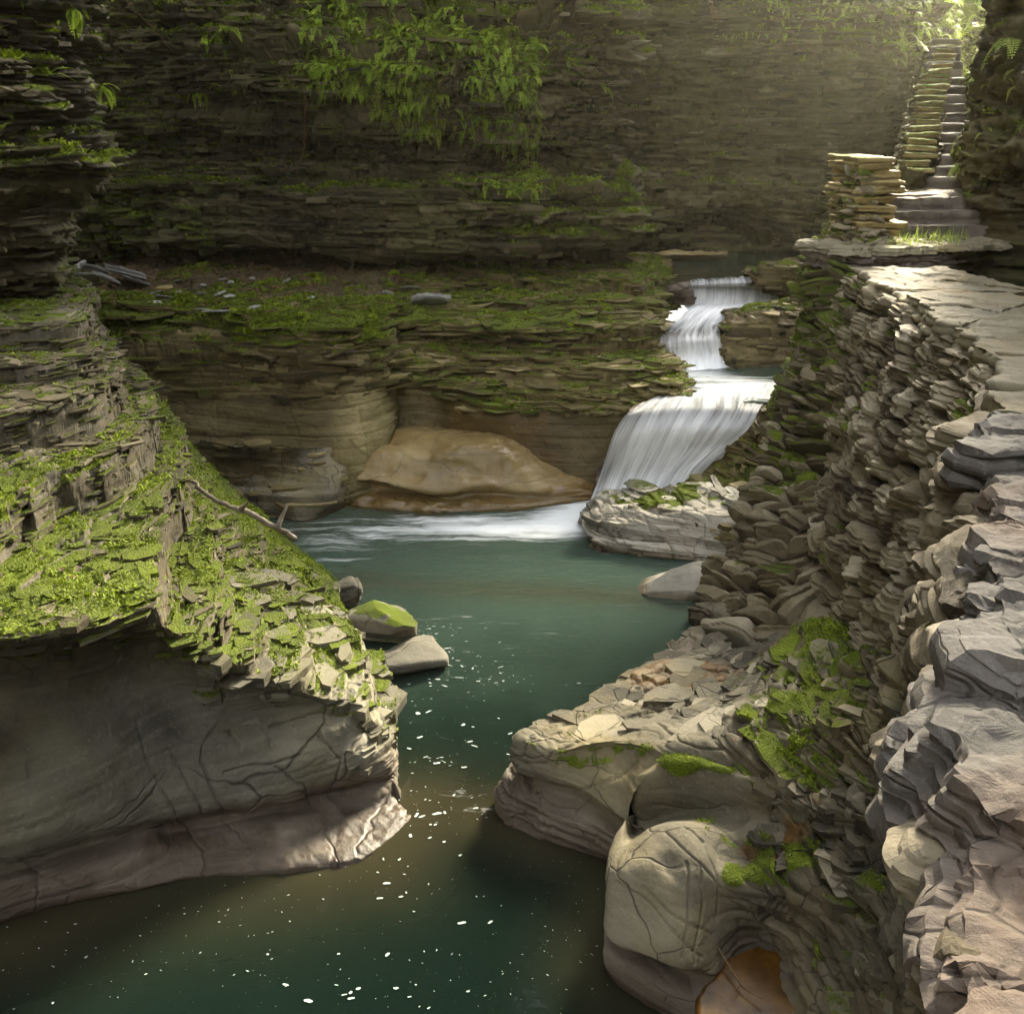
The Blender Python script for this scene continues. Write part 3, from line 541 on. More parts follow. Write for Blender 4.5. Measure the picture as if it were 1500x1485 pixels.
for _r in K_rows: _r.insert(0, sh(_r[0], dx=.03, dy=.30, dz=-.04))
PA2 = b(1110, 1440, .25)
def hookK(P, N, at):
    at['red'] = 1 - sstep(.2, .3, P[..., 2] + .03 * fbm(P, 2, 2, 6))
    at['dirt_dark'] = .7 * sstep(1.55, 1.9, P[..., 0] + .25 * fbm(P, 1.6, 3, 95))
    am = .8 * np.exp(-(((P[..., 0] - PB[0]) / .3) ** 2 + ((P[..., 1] - PB[1]) / .25) ** 2))
    at['amber'] = sstep(.4, .65, am + .2 * fbm(P, 3, 3, 93))
    at['wet'] = np.maximum(1 - sstep(.02, .07, P[..., 2]), at['amber'] * .6)
PH = np.array(b(978, 1268, .60)[:3])
def preK(P):
    g = grooves(P, [[(1000, 1212), (1030, 1236), (1048, 1290), (1050, 1350)], [(975, 1218), (1010, 1250), (1052, 1300)], [(905, 1290), (950, 1322), (985, 1360), (1030, 1400)], [(1005, 1262), (1012, 1330), (1000, 1400)], [(1022, 1262), (1030, 1330), (1018, 1410)], [(940, 1300), (975, 1330), (1045, 1370)], [(960, 1180), (1010, 1186), (1060, 1176)], [(1060, 1300), (1100, 1330), (1150, 1340)]], .006, .014, 4.)
    d = np.linalg.norm((P - PH) * np.array([1, .8, .6]), axis=-1)
    return g - .05 * np.exp(-(d / .065) ** 2) + .012 * fbm(P, 3.2, 3, 813)
keep('K', rock('rock_bank', K_rows, M['foreR'], .008, A=.055, s=87, mid=.6, big=.012, bigf=2., fine=.006, mossk=.5, out=(1., 4, 6), hook=hookK, pre=preK))
# ------------------------------------------------------------------ smaller bedrock pieces by the cascade
def rows_b(*rs): return [[b(*q) for q in r] for r in rs]
L_rows = rows_b(
    [(215, 640, .85, .2), (300, 648, .85, .1), (385, 655, .85, .1), (450, 655, .78, 0, .3), (486, 655, .72, 0, .2), (500, 655, .6, 0, .2)],
    [(215, 660, .68, .1), (300, 664, .66, .1), (385, 668, .66, .1), (450, 668, .66, 0, .3), (488, 668, .62, 0, .1), (505, 668, .5, 0, .1)],
    [(225, 680, .52, .1), (310, 684, .50, .1, 1.3), (400, 690, .46, 0, 1.), (462, 690, .52, 0, .2), (494, 690, .50, 0, .1), (508, 680, .5, 0, .1)],
    [(240, 712, .34, .1), (325, 722, .26, .1, 1.3), (405, 728, .26, 0, .8), (450, 735, .22, 0, .2), (494, 728, .22, 0, .1), (512, 715, .2, 0, .1)],
    [(255, 745, .05, 0), (335, 752, .05, 0, 1.), (410, 756, .04, 0, .5), (450, 762, .02, 0, .2), (492, 748, .02, 0, .1), (512, 740, 0, 0, .1)],
    [(255, 770, -.3, 0), (335, 780, -.3, 0), (410, 785, -.3, 0), (450, 790, -.3, 0), (492, 775, -.3, 0), (512, 765, -.3, 0)])
keep('L', rock('rock_shelf', L_rows, M['foreR'], .014, A=.05, s=91, mid=.5, terr=.3, big=.02, bigf=2, mossk=.3, out=(2, 6, 5), wetz=.12))
wv = [(500, 560, 600), ]
Wv_rows = [
    [b(520, 640, .2), b(570, 632, .2), b(620, 630, .2), b(680, 630, .2), b(735, 635, .2), b(785, 640, .1), b(840, 660, 0), b(880, 680, -.1)],
    [b(512, 655, .52, 0, .3), b(560, 645, .64, 0, .3), b(620, 642, .68, 0, .3), b(680, 642, .72, 0, .3), b(732, 648, .70, 0, .3), b(770, 662, .54, 0, .3), b(832, 690, .28, 0, .3), b(872, 706, .13, 0, .3)],
    [b(501, 672, .46, 0, .2), b(548, 664, .58, 0, .2), b(610, 664, .60, 0, .2), b(672, 660, .66, 0, .2), b(722, 664, .63, 0, .2), b(762, 680, .47, 0, .2), b(830, 702, .22, 0, .2), b(872, 714, .1, 0, .2)],
    [b(500, 688, .38, 0, .1), b(545, 690, .40, 0, .1), b(588, 694, .39, 0, .1), b(640, 690, .42, 0, .1), b(690, 692, .40, 0, .1), b(745, 700, .34, 0, .1), b(825, 714, .17, 0, .2), b(872, 720, .08, 0, .2)],
    [b(502, 704, .28, 0, .1), b(548, 706, .30, 0, .1), b(596, 716, .24, 0, .1), b(655, 722, .20, 0, .1), b(700, 712, .27, 0, .1), b(752, 718, .20, 0, .1), b(826, 724, .10, 0, .2), b(872, 726, .04, 0, .2)],
    [sh(b(502, 712, .22, 0, .5), dy=.10), sh(b(548, 716, .22, 0, .5), dy=.14), sh(b(600, 724, .17, 0, .5), dy=.12), sh(b(655, 730, .13, 0, .5), dy=.08), sh(b(702, 724, .17, 0, .5), dy=.10), sh(b(752, 728, .13, 0, .5), dy=.08), b(826, 728, .07, 0, .3), b(872, 728, .02, 0, .2)],
    [b(500, 738, .03, 0, .5), b(556, 744, .03, 0, .5), b(612, 747, .03, 0, .5), b(668, 748, .03, 0, .5), b(720, 746, .03, 0, .5), b(770, 743, .03, 0, .5), b(828, 736, .02, 0, .3), b(872, 732, 0, 0, .2)],
    [b(500, 765, -.3), b(556, 770, -.3), b(612, 772, -.3), b(668, 772, -.3), b(720, 770, -.3), b(770, 768, -.3), b(828, 760, -.3), b(872, 755, -.3)]]
def hookW(P, N, at): at['wet'] = np.clip(1 - sstep(.10, .2, P[..., 2]) + .25 * sstep(-.1, .4, fbm(P, 2, 2, 3)), 0, 1)
keep('W', rock('rock_shelf', Wv_rows, M['wave'], .012, A=.02, s=95, mid=.5, big=.035, bigf=2.6, fine=.004, mossk=.2, mossb=-.6, out=(0, 5, 5), hook=hookW))
# rock right of the lower fall and the layered block in front of it
N_rows = [[b(*q) for q in c] for c in zip(
    [(1120, 560, 1.05, 0, .3), (1135, 570, 1.2, .4), (1165, 575, 1.5, .6, 1.), (1215, 560, 1.9, .6)],
    [(1106, 612, 1.0, 0, .3), (1124, 605, 1.15, .4), (1155, 600, 1.35, .6, 1.), (1205, 600, 1.7, .6)],
    [(1082, 645, .78, 0, .3), (1105, 640, .9, .5), (1140, 640, 1.05, .6, 1.), (1185, 650, 1.3, .5)],
    [(1048, 676, .45, 0, .3), (1075, 678, .56, .5), (1115, 690, .66, .6, 1.), (1160, 705, .85, .5)],
    [(1000, 702, .24, 0, .3), (1030, 708, .34, .6), (1085, 720, .46, .5, 1.), (1140, 735, .66, .5)],
    [(930, 724, .12, 0, .3), (965, 728, .26, .6), (1050, 735, .40, .4, 1.), (1120, 765, .5, .5)],
    [(880, 745, .0, 0, .3), (905, 740, .28, .5), (1000, 748, .42, .3, 1.), (1100, 800, .4, .3)])]
keep('N', rock('rock_bank', N_rows, M['ledge'], .014, A=.05, s=97, mid=.5, terr=.4, mossk=.9, out=(-2, 5, 6), mossb=.02))
J_rows = rows_b(
    [(880, 726, .10, .1), (900, 722, .3, .4), (960, 715, .38, .5), (1020, 710, .46, .5), (1110, 705, .6, .4)],
    [(866, 738, .10, .1), (880, 736, .34, .45), (935, 738, .40, .5), (1000, 736, .47, .45), (1100, 738, .56, .2)],
    [(862, 750, .06, 0), (868, 752, .31, .1), (930, 762, .32, .0, .7), (985, 752, .44, 0, .5), (1095, 752, .52, 0, .5)],
    [(862, 765, .04, 0), (866, 768, .22, 0), (935, 782, .22, 0, .5), (1000, 778, .28, 0, .4), (1095, 785, .36, 0, .4)],
    [(866, 778, .03, 0), (872, 782, .15, 0), (938, 794, .14, 0), (1005, 795, .17, 0), (1095, 800, .24, 0)],
    [(868, 795, .02, 0), (874, 806, .01, 0), (940, 814, .01, 0), (1005, 818, .02, 0), (1095, 822, .05, 0)],
    [(868, 820, -.3, 0), (874, 830, -.3, 0), (940, 838, -.3, 0), (1005, 842, -.3, 0), (1095, 845, -.3, 0)])
keep('J', rock('rock_shelf', J_rows, M['pale'], .012, A=.06, s=99, mid=.5, terr=.4, mossk=.4, out=(-1, 4, 5), wetz=.12, bl=1.2))
K1_rows = rows_b(
    [(1068, 462, 1.55), (1088, 452, 1.86, .3), (1140, 440, 1.96, .5), (1190, 428, 2.06, .6), (1250, 415, 2.2, .6)],
    [(1060, 470, 1.5), (1078, 463, 1.87, .3), (1135, 454, 1.95, .4), (1190, 448, 2.02, .5), (1250, 440, 2.1, .6)],
    [(1058, 482, 1.45), (1068, 480, 1.74, .0), (1132, 466, 1.86, .1), (1190, 465, 1.9, .1), (1250, 460, 2.0, .1)],
    [(1062, 505, 1.35), (1068, 505, 1.50, .0), (1132, 500, 1.55, 0), (1190, 500, 1.6, 0), (1250, 500, 1.7, 0)],
    [(1066, 540, 1.1), (1072, 543, 1.15, .0), (1132, 545, 1.12, 0), (1190, 548, 1.1, 0), (1250, 550, 1.1, 0)])
keep('K1', rock('rock_shelf', K1_rows, M['ledge'], .018, A=.05, s=101, mid=.4, terr=.3, mossk=.8, out=(0, 8, 7), wet0=.5))
K2_rows = rows_b(
    [(1100, 398, 2.05), (1118, 388, 2.35, .4), (1160, 380, 2.45, .5), (1200, 376, 2.5, .5), (1250, 370, 2.6)],
    [(1096, 404, 2.05), (1112, 396, 2.34, .4), (1155, 392, 2.42, .4), (1200, 390, 2.45, .4), (1250, 385, 2.5)],
    [(1104, 412, 2.05), (1122, 412, 2.2, .1), (1155, 408, 2.25, .1), (1200, 405, 2.3, .3), (1250, 400, 2.4)],
    [(1120, 425, 1.8), (1140, 430, 1.9, .0), (1170, 432, 1.9, 0), (1205, 435, 1.9, .2), (1250, 430, 2.0)],
    [(1130, 450, 1.6), (1146, 450, 1.6, .0), (1170, 452, 1.6, 0), (1210, 455, 1.6, 0), (1250, 450, 1.6)])
keep('K2', rock('rock_shelf', K2_rows, M['ledge'], .018, A=.05, s=103, mid=.4, terr=.3, mossk=.8, out=(0, 8, 7)))
# low red-brown kerb of bedrock at the far edge of the upper pool, knob left of the upper fall
FK = rows_b([(870, 370, 2.28, 0), (960, 368, 2.28, 0), (1040, 368, 2.26, 0), (1062, 367, 2.2, 0), (1066, 366, 2.05, 0)],
            [(870, 376, 2.25, 0), (960, 374, 2.25, 0), (1045, 373, 2.24, 0), (1062, 372, 2.2, 0), (1068, 371, 2.05, 0)],
            [(870, 384, 2.06, 0), (960, 383, 2.06, 0), (1045, 381, 2.06, 0), (1060, 379, 2.06, 0), (1068, 377, 2.04, 0)])
keep('FK', rock('rock_shelf', FK, M['wave'], .03, A=.03, s=105, mossk=.2, out=(0, 5, 5)))
KN = rows_b([(975, 425, 1.9), (985, 416, 2.2, .2), (1000, 413, 2.22, .3), (1015, 415, 2.1), (1018, 418, 1.9)],
            [(970, 440, 1.7), (982, 428, 2.08, .1), (1000, 425, 2.12, .1), (1016, 424, 2.05), (1020, 430, 1.8)],
            [(970, 455, 1.5), (984, 446, 1.8), (1000, 446, 1.82), (1016, 446, 1.8), (1022, 450, 1.6)])
keep('KN', rock('rock_shelf', KN, M['brown'], .016, A=.03, s=107, mossk=.5, out=(0, 8, 7), wet0=.8))
# ------------------------------------------------------------------ water
def water_mat():
    t = NT('pool_water'); P = t.tc
    sh_, fo, gr = t.attr('shore'), t.attr('foam'), t.attr('far')
    deep_lit = t.mix(gr, (.0045, .0105, .0075), (.046, .074, .057))  # deep green; near water painted darker for its lower light and reflection
    nn = t.noise(P, 1.3, 4, .6)
    shc = t.mix(t.math('MULTIPLY', nn, .7), (.030, .024, .011), (.060, .052, .030))
    col = t.mix(sh_, deep_lit, shc)
    wp = t.addv(t.scale(P, .35, 2.2, 1), t.scale(t.noise(P, 1.2, 3, .5, 'Color'), .5, 1.1, 0))
    st = t.noise(wp, 2.3, 9, .66)
    fm = t.ramp(t.math('ADD', fo, t.math('MULTIPLY', t.math('SUBTRACT', st, .5), 1.9)), (.38, 0.), (.95, 1.))
    col = t.mix(fm, col, (.80, .83, .84))
    h = t.math('ADD', t.math('MULTIPLY', t.noise(t.scale(P, .8, 1.6, 1), 3.5, 5, .55), 1.), t.math('MULTIPLY', fm, .35))
    ag = t.attr('chop')
    nr = t.bump(h, t.math('ADD', t.math('MULTIPLY', ag, .5), .06), .06)
    ro = t.math('ADD', t.math('MULTIPLY', fm, .5), .07)
    t.bsdf(col, ro, nr, .5, **{'IOR': 1.33})
    return t.m
M['water'] = water_mat()
def fall_mat(name, thin, sx=26., sy=1.1):
    t = NT(name); P = t.tc
    fa, fl, fo = t.attr('fa'), t.attr('fl'), t.attr('foam')
    cv = t.n('ShaderNodeCombineXYZ'); t.l(t.math('MULTIPLY', fa, sx), cv.inputs[0]); t.l(t.math('MULTIPLY', fl, sy), cv.inputs[1])
    wob = t.addv(cv.outputs[0], t.scale(t.noise(P, 2.2, 3, .5, 'Color'), 1.2, .3, 0))
    n1 = t.noise(wob, 1., 7, .62); n2 = t.noise(t.scale(wob, .23, .6, 1), 1., 4, .55)
    f = t.math('ADD', t.math('ADD', t.math('MULTIPLY', n1, .8), t.math('MULTIPLY', n2, .7)), t.math('SUBTRACT', fo, .92))
    al = t.ramp(f, (.0, thin), (.30, .62), (.62, 1.))
    col = t.ramp(f, (.05, (.52, .55, .57)), (.28, (.80, .82, .84)), (.58, (.95, .96, .97)))
    q = t.bsdf(col, .45, t.bump(n1, .5, .03), .3, Alpha=al)
    return t.m
M['fall'] = fall_mat('falling_water', .28)
M['chute'] = fall_mat('sliding_water', .25, 16., 1.4)
def water_grid(name, x0, x1, y0, y1, z, ds, fn):
    xs = np.arange(x0, x1, ds); ys = np.arange(y0, y1, ds)
    P = np.zeros((len(ys), len(xs), 3)); P[..., 0] = xs; P[..., 1] = ys[:, None]; P[..., 2] = z
    at = {k: np.zeros(P.shape[:2]) for k in ('shore', 'foam', 'far', 'chop')}
    fn(P, at)
    o = mesh_obj(name, P, grid_faces(*P.shape[:2]), M['water'], at); o['kind'] = 'structure'
    return o
def dline(P, pts):
    d = np.full(P.shape[:2], 1e9)
    pts = np.array(pts)[:, :2]
    for p, q in zip(pts[:-1], pts[1:]):
        e = q - p; t = np.clip(((P[..., 0] - p[0]) * e[0] + (P[..., 1] - p[1]) * e[1]) / (e @ e), 0, 1)
        d = np.minimum(d, np.hypot(P[..., 0] - p[0] - t * e[0], P[..., 1] - p[1] - t * e[1]))
    return d
def gw(P, p, rx, ry, ang=0.):
    x = P[..., 0] - p[0]; y = P[..., 1] - p[1]; c, s_ = math.cos(ang), math.sin(ang)
    return np.exp(-((x * c + y * s_) / rx) ** 2 - ((-x * s_ + y * c) / ry) ** 2)
def lowpool(P, at):
    y = P[..., 1]
    n = fbm(P, .9, 3, 31)
    at['far'] = sstep(6.2, 11., y + .6 * n)  # light falloff painted in: darker near, lighter far
    sF = dline(P, [b(u, v, 0) for u, v in ((-160, 1395), (0, 1358), (120, 1320), (240, 1295), (330, 1278), (430, 1264), (540, 1245), (602, 1185))])
    sH = dline(P, [b(u, v, 0) for u, v in ((740, 1190), (794, 1226), (850, 1245), (902, 1262), (895, 1420), (935, 1462), (1030, 1520))])
    sS = dline(P, [b(u, v, 0) for u, v in ((1060, 880), (900, 872), (780, 866), (640, 860), (520, 850))])
    sL = dline(P, [b(u, v, 0) for u, v in ((255, 765), (400, 780), (450, 770), (520, 750), (640, 752))])
    shr = np.exp(-(sF / .55) ** 2) * .8 + np.exp(-(sH / .35) ** 2) * .6 + np.exp(-(sS / .30) ** 2) * .45 + np.exp(-(sL / .4) ** 2) * .5
    at['shore'] = np.clip(shr + .35 * n * shr, 0, .9)
    f = 1.0 * gw(P, b(868, 750, 0), .75, .62) + .66 * gw(P, b(770, 772, 0), 1.1, .50, -.12) + .48 * gw(P, b(640, 772, 0), 1.25, .5, -.1) + .40 * gw(P, b(500, 800, 0), 1.0, .7)
    f += .22 * gw(P, b(700, 920, 0), 1.6, .6) + .24 * gw(P, b(690, 1175, 0), .45, .5) + .16 * gw(P, b(650, 1060, 0), .3, .8)
    at['foam'] = f
    at['chop'] = np.clip(sstep(7.5, 11.5, y) + f * .5, 0, 1.2)
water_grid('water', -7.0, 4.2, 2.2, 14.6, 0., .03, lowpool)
def midpool(P, at):
    at['far'][:] = .8; at['chop'][:] = .5
    at['foam'] = .70 * gw(P, b(1030, 560, 1.2), 1.1, .55) + .50 * gw(P, b(1100, 575, 1.2), .8, .6) + .2 * gw(P, b(1150, 565, 1.2), .6, .8) + .6 * gw(P, b(1020, 545, 1.2), .7, .3)
water_grid('water', 2.1, 6.0, 13.55, 17.0, 1.195, .03, midpool)
def uppool(P, at):
    at['far'][:] = .45; at['chop'][:] = .35; at['shore'] = np.clip(.9 * sstep(20.2, 17.5, P[..., 1]) + .2, 0, .9)
    at['foam'] = .05 * gw(P, b(1080, 380, 2.1), 2, .5)
water_grid('water', -1., 9.0, 17.55, 25, 2.105, .05, uppool)
def basin(P, at):
    at['far'][:] = .8; at['chop'][:] = .5; at['foam'] = 1.2 * gw(P, b(1070, 452, 1.78), 1.2, .4) + .4
water_grid('water', 2.95, 4.6, 16.95, 17.8, 1.775, .03, basin)
def fall(name, rows, mat, ds=.03, foam=0., amp=.014):
    P, fo, am = patch(rows, ds)
    N = normals(P)
    if N[..., 2].mean() < 0: N = -N; fl = True
    else: fl = False
    fa = np.cumsum(np.r_[0, np.linalg.norm(np.diff(P.mean(0), axis=0), axis=1)])[None, :] + 0 * P[..., 0]
    fl_ = np.cumsum(np.r_[0, np.linalg.norm(np.diff(P.mean(1), axis=0), axis=1)])[:, None] + 0 * P[..., 0]
    q = np.stack([fa * 9, fl_ * .8, 0 * fa], -1)
    P = P + N * (amp * (fbm(q, 1., 3, 5) + .5))[..., None]
    o = mesh_obj(name, P, grid_faces(*P.shape[:2], not fl), mat, {'fa': fa, 'fl': fl_, 'foam': fo + foam})
    o['kind'] = 'structure'
    return o
F1 = [[b(u, v, z, f) for u, v, z, f in r] for r in (
    [(940, 590, 1.2, .35), (975, 578, 1.2, .6), (1015, 572, 1.2, .7), (1065, 570, 1.2, .6), (1135, 560, 1.2, .4)],
    [(925, 603, 1.19, .25), (958, 594, 1.2, .35), (1008, 588, 1.2, .4), (1062, 588, 1.2, .35), (1122, 585, 1.19, .3)],
    [(912, 613, 1.14, .3), (945, 607, 1.15, .35), (1002, 602, 1.15, .35), (1060, 602, 1.15, .35), (1110, 605, 1.13, .35)],
    [(900, 632, .99, .45), (934, 628, .99, .62), (990, 624, .99, .66), (1047, 624, .99, .62), (1101, 622, 1.0, .5)],
    [(886, 672, .62, .42), (918, 668, .62, .68), (970, 664, .62, .72), (1022, 660, .64, .66), (1070, 652, .72, .45)],
    [(874, 708, .25, .42), (902, 708, .24, .70), (948, 704, .26, .74), (992, 694, .34, .62), (1040, 680, .46, .36)],
    [(862, 742, -.02, .5), (890, 745, -.02, .8), (935, 738, .02, .78), (978, 722, .12, .6), (1018, 703, .24, .3)])]
fall('waterfall', F1, M['fall'])
F1b = [[b(u, v, z, f) for u, v, z, f in r] for r in (
    [(938, 592, 1.12, 0), (1015, 580, 1.12, 0), (1128, 575, 1.12, 0)], [(914, 616, 1.06, 0), (1002, 606, 1.07, 0), (1110, 610, 1.05, 0)],
    [(884, 676, .52, 0), (968, 668, .52, 0), (1068, 656, .6, 0)], [(862, 748, -.1, 0), (935, 742, -.06, 0), (1018, 708, .14, 0)])]
rock('rock_bank', [[sh(p, dy=.08) for p in r] for r in F1b], M['brown'], .03, A=.04, s=111, out=(0, 6, 6), wet0=.9, mossb=-1)
F2 = [[b(u, v, z, f) for u, v, z, f in r] for r in (
    [(1016, 446, 1.80, .75), (1035, 442, 1.80, .85), (1070, 443, 1.80, .85), (1105, 445, 1.80, .7)],
    [(997, 463, 1.76, .5), (1016, 458, 1.78, .7), (1050, 456, 1.78, .75), (1082, 458, 1.78, .6)],
    [(972, 480, 1.68, .30), (1000, 478, 1.70, .5), (1032, 474, 1.70, .55), (1068, 472, 1.70, .4)],
    [(965, 498, 1.61, .2), (990, 495, 1.63, .3), (1025, 491, 1.63, .35), (1063, 486, 1.62, .3)],
    [(966, 508, 1.54, .3), (990, 504, 1.56, .45), (1026, 500, 1.57, .5), (1067, 494, 1.56, .5)],
    [(969, 526, 1.34, .45), (993, 522, 1.36, .7), (1029, 519, 1.36, .7), (1072, 515, 1.36, .65)],
    [(972, 548, 1.17, .5), (996, 546, 1.17, .85), (1031, 545, 1.17, .85), (1077, 540, 1.17, .75)])]
fall('waterfall', F2, M['chute'])
rock('rock_bank', [[sh(p, dy=.10, dz=-.06, moss=0) for p in r] for r in F2], M['brown'], .04, A=.03, s=113, out=(0, 8, 7), wet0=.9, mossb=-1)
F3 = [[b(u, v, z, f) for u, v, z, f in r] for r in (
    [(1004, 410, 2.13, .1), (1045, 408, 2.13, .1), (1088, 405, 2.13, .15), (1116, 398, 2.13, .3)],
    [(1012, 418, 2.11, .3), (1050, 416, 2.11, .35), (1090, 414, 2.11, .4), (1122, 408, 2.10, .5)],
    [(1013, 428, 2.0, .4), (1050, 426, 2.0, .55), (1093, 424, 2.0, .5), (1134, 416, 1.98, .6)],
    [(1013, 446, 1.80, .5), (1048, 446, 1.80, .7), (1092, 445, 1.80, .6), (1146, 434, 1.80, .7)],
    [(1010, 452, 1.76, .8), (1046, 453, 1.76, .9), (1092, 452, 1.76, .85), (1150, 440, 1.76, .7)])]
fall('waterfall', F3, M['fall'], .025, 0.05, .02)
rock('rock_bank', [[sh(p, dy=.08, dz=-.05, moss=0) for p in r] for r in F3], M['brown'], .04, A=.02, s=115, out=(0, 8, 7), wet0=.9, mossb=-1)
# foam flecks drifting on the pool
def foam_flecks():
    V, F = [], []
    def fleck(x, y, r, el, ang):
        k = 10; i0 = len(V); ph = rng.random() * 9
        V.append((x, y, .006))
        for j in range(k):
            th = 2 * math.pi * j / k
            rr = .38 * r * (1 + .35 * math.sin(2 * th + ph) + .25 * rng.standard_normal() * .6)
            px, py = rr * el * math.cos(th), rr / el * math.sin(th)
            V.append((x + px * math.cos(ang) - py * math.sin(ang), y + px * math.sin(ang) + py * math.cos(ang), .005))
        for j in range(k): F.append((i0, i0 + 1 + j, i0 + 1 + (j + 1) % k))
    def cluster(u, v, su, sv, n, r0, r1, el=1.4):
        for _ in range(n):
            p = b(u + su * rng.standard_normal(), v + sv * rng.standard_normal(), 0)
            fleck(p[0], p[1], r0 + (r1 - r0) * rng.random() ** 3, el * (.7 + .6 * rng.random()), rng.standard_normal() * .5)
    cluster(640, 925, 25, 10, 40, .008, .035, 1.7); cluster(670, 970, 40, 22, 60, .008, .05, 1.7); cluster(740, 1000, 40, 10, 30, .006, .03, 1.6)
    cluster(620, 1030, 20, 20, 14, .01, .05, 1.7); cluster(660, 1090, 40, 30, 34, .006, .045, 1.4); cluster(640, 1115, 20, 6, 10, .015, .045, 1.5)
    cluster(640, 1190, 28, 18, 26, .006, .05, 1.2); cluster(690, 1170, 45, 30, 34, .004, .02, 1.5); cluster(590, 1290, 60, 25, 34, .004, .035, 1.2)
    cluster(330, 1330, 190, 45, 130, .003, .018, 1.1); cluster(200, 1420, 150, 45, 90, .003, .022, 1.2); cluster(480, 1440, 90, 30, 36, .004, .04, 1.2)
    cluster(830, 1320, 50, 60, 60, .003, .012, 1.1); cluster(780, 1420, 70, 50, 50, .003, .018, 1.1); cluster(700, 1440, 90, 40, 40, .003, .02, 1.1); cluster(800, 1250, 40, 25, 30, .003, .01)
    for u, v, r in ((640, 1192, .06), (618, 1196, .045), (676, 1352, .05), (718, 1351, .035), (567, 1294, .045), (556, 1316, .04), (452, 1466, .05), (600, 1460, .02), (392, 1398, .02), (126, 1402, .025), (697, 1184, .04), (679, 1062, .045), (612, 1045, .06), (640, 1118, .05), (680, 1124, .045), (615, 1080, .05)):
        p = b(u, v, 0); fleck(p[0], p[1], r, 1.25, .2)
    t = NT('river_foam'); t.bsdf((.33, .38, .36), .6, None, .3)
    o = mesh_obj('foam', V, F, t.m); o['kind'] = 'stuff'; o['label'] = 'white foam flecks drifting on the dark green pool'; o['category'] = 'foam'
foam_flecks()
# ------------------------------------------------------------------ masonry helpers
def cube_sphere(n):
    V = []; F = []; idx = {}
    def vid(p):
        k = tuple(np.round(p, 6))
        if k not in idx: idx[k] = len(V); V.append(p)
        return idx[k]
    g = np.tan(np.linspace(-math.pi / 4, math.pi / 4, n + 1))
    for ax in range(3):
        for sg in (-1, 1):
            for i in range(n):
                for j in range(n):
                    q = []
                    for di, dj in ((0, 0), (1, 0), (1, 1), (0, 1)):
                        p = [0, 0, 0]; p[ax] = sg; p[(ax + 1) % 3] = g[i + di]; p[(ax + 2) % 3] = g[j + dj]; q.append(vid(p))
                    F.append(q if sg > 0 else q[::-1])
    V = np.array(V, float)
    return V / np.linalg.norm(V, axis=1, keepdims=True), np.array(F)
CS = {n: cube_sphere(n) for n in (5, 8, 14, 30)}
def stone(n, size, seed, e=5., clips=7, rough=.05, lay=.0, cmin=.62):
    """rounded broken block: verts around the origin"""
    D, F = CS[n]; r = np.random.default_rng(seed)
    R = (np.abs(D) ** e).sum(1) ** (-1 / e)
    P = D * R[:, None]
    for _ in range(clips):
        nn = r.standard_normal(3); nn /= np.linalg.norm(nn)
        dd = cmin + .5 * r.random()
        ex = np.maximum(P @ nn - dd, 0)
        P = P - ex[:, None] * nn
    P = P * np.array(size) * .5
    o = r.random(3) * 50
    s0 = float(np.mean(size))
    nz = fbm(P + o, 1.6 / s0, 4, 0)
    P = P + D * (rough * s0 * nz)[:, None]
    if lay:
        zz = P[:, 2] / (lay * s0 + 1e-6) + .6 * fbm(P + o, 1.2 / s0, 2, 4)
        k = np.floor(zz)
        P = P + D * np.array([1, 1, .0]) * (s0 * .09 * hk(k.astype(int), seed % 97))[:, None]
    return P, F
class Bag:
    def __init__(s): s.V = []; s.F = []; s.A = {}; s.n = 0
    def add(s, P, F, **at):
        s.V.append(P); s.F.append(F + s.n)
        for k, v in at.items(): s.A.setdefault(k, []).append(np.broadcast_to(v, (len(P),)).astype(float))
        s.n += len(P)
    def build(s, name, mat, parent=None, smooth=True):
        return mesh_obj(name, np.concatenate(s.V), np.concatenate(s.F), mat, {k: np.concatenate(v) for k, v in s.A.items()}, parent, smooth)
def vnormals(P, F):
    n = np.zeros_like(P)
    fn = np.cross(P[F[:, 2]] - P[F[:, 0]], P[F[:, 3]] - P[F[:, 1]])
    for i in range(4): np.add.at(n, F[:, i], fn)
    return n / np.maximum(np.linalg.norm(n, axis=1, keepdims=True), 1e-9)
def mossmask(P, F, m, s=0, k=.75):
    nz = vnormals(P, F)[:, 2]
    return sstep(.0, .5, (m - .5) * 1.9 + (nz - .35) * k + fbm(P, 3., 3, s) * .35) * np.clip(m * 4, 0, 1)
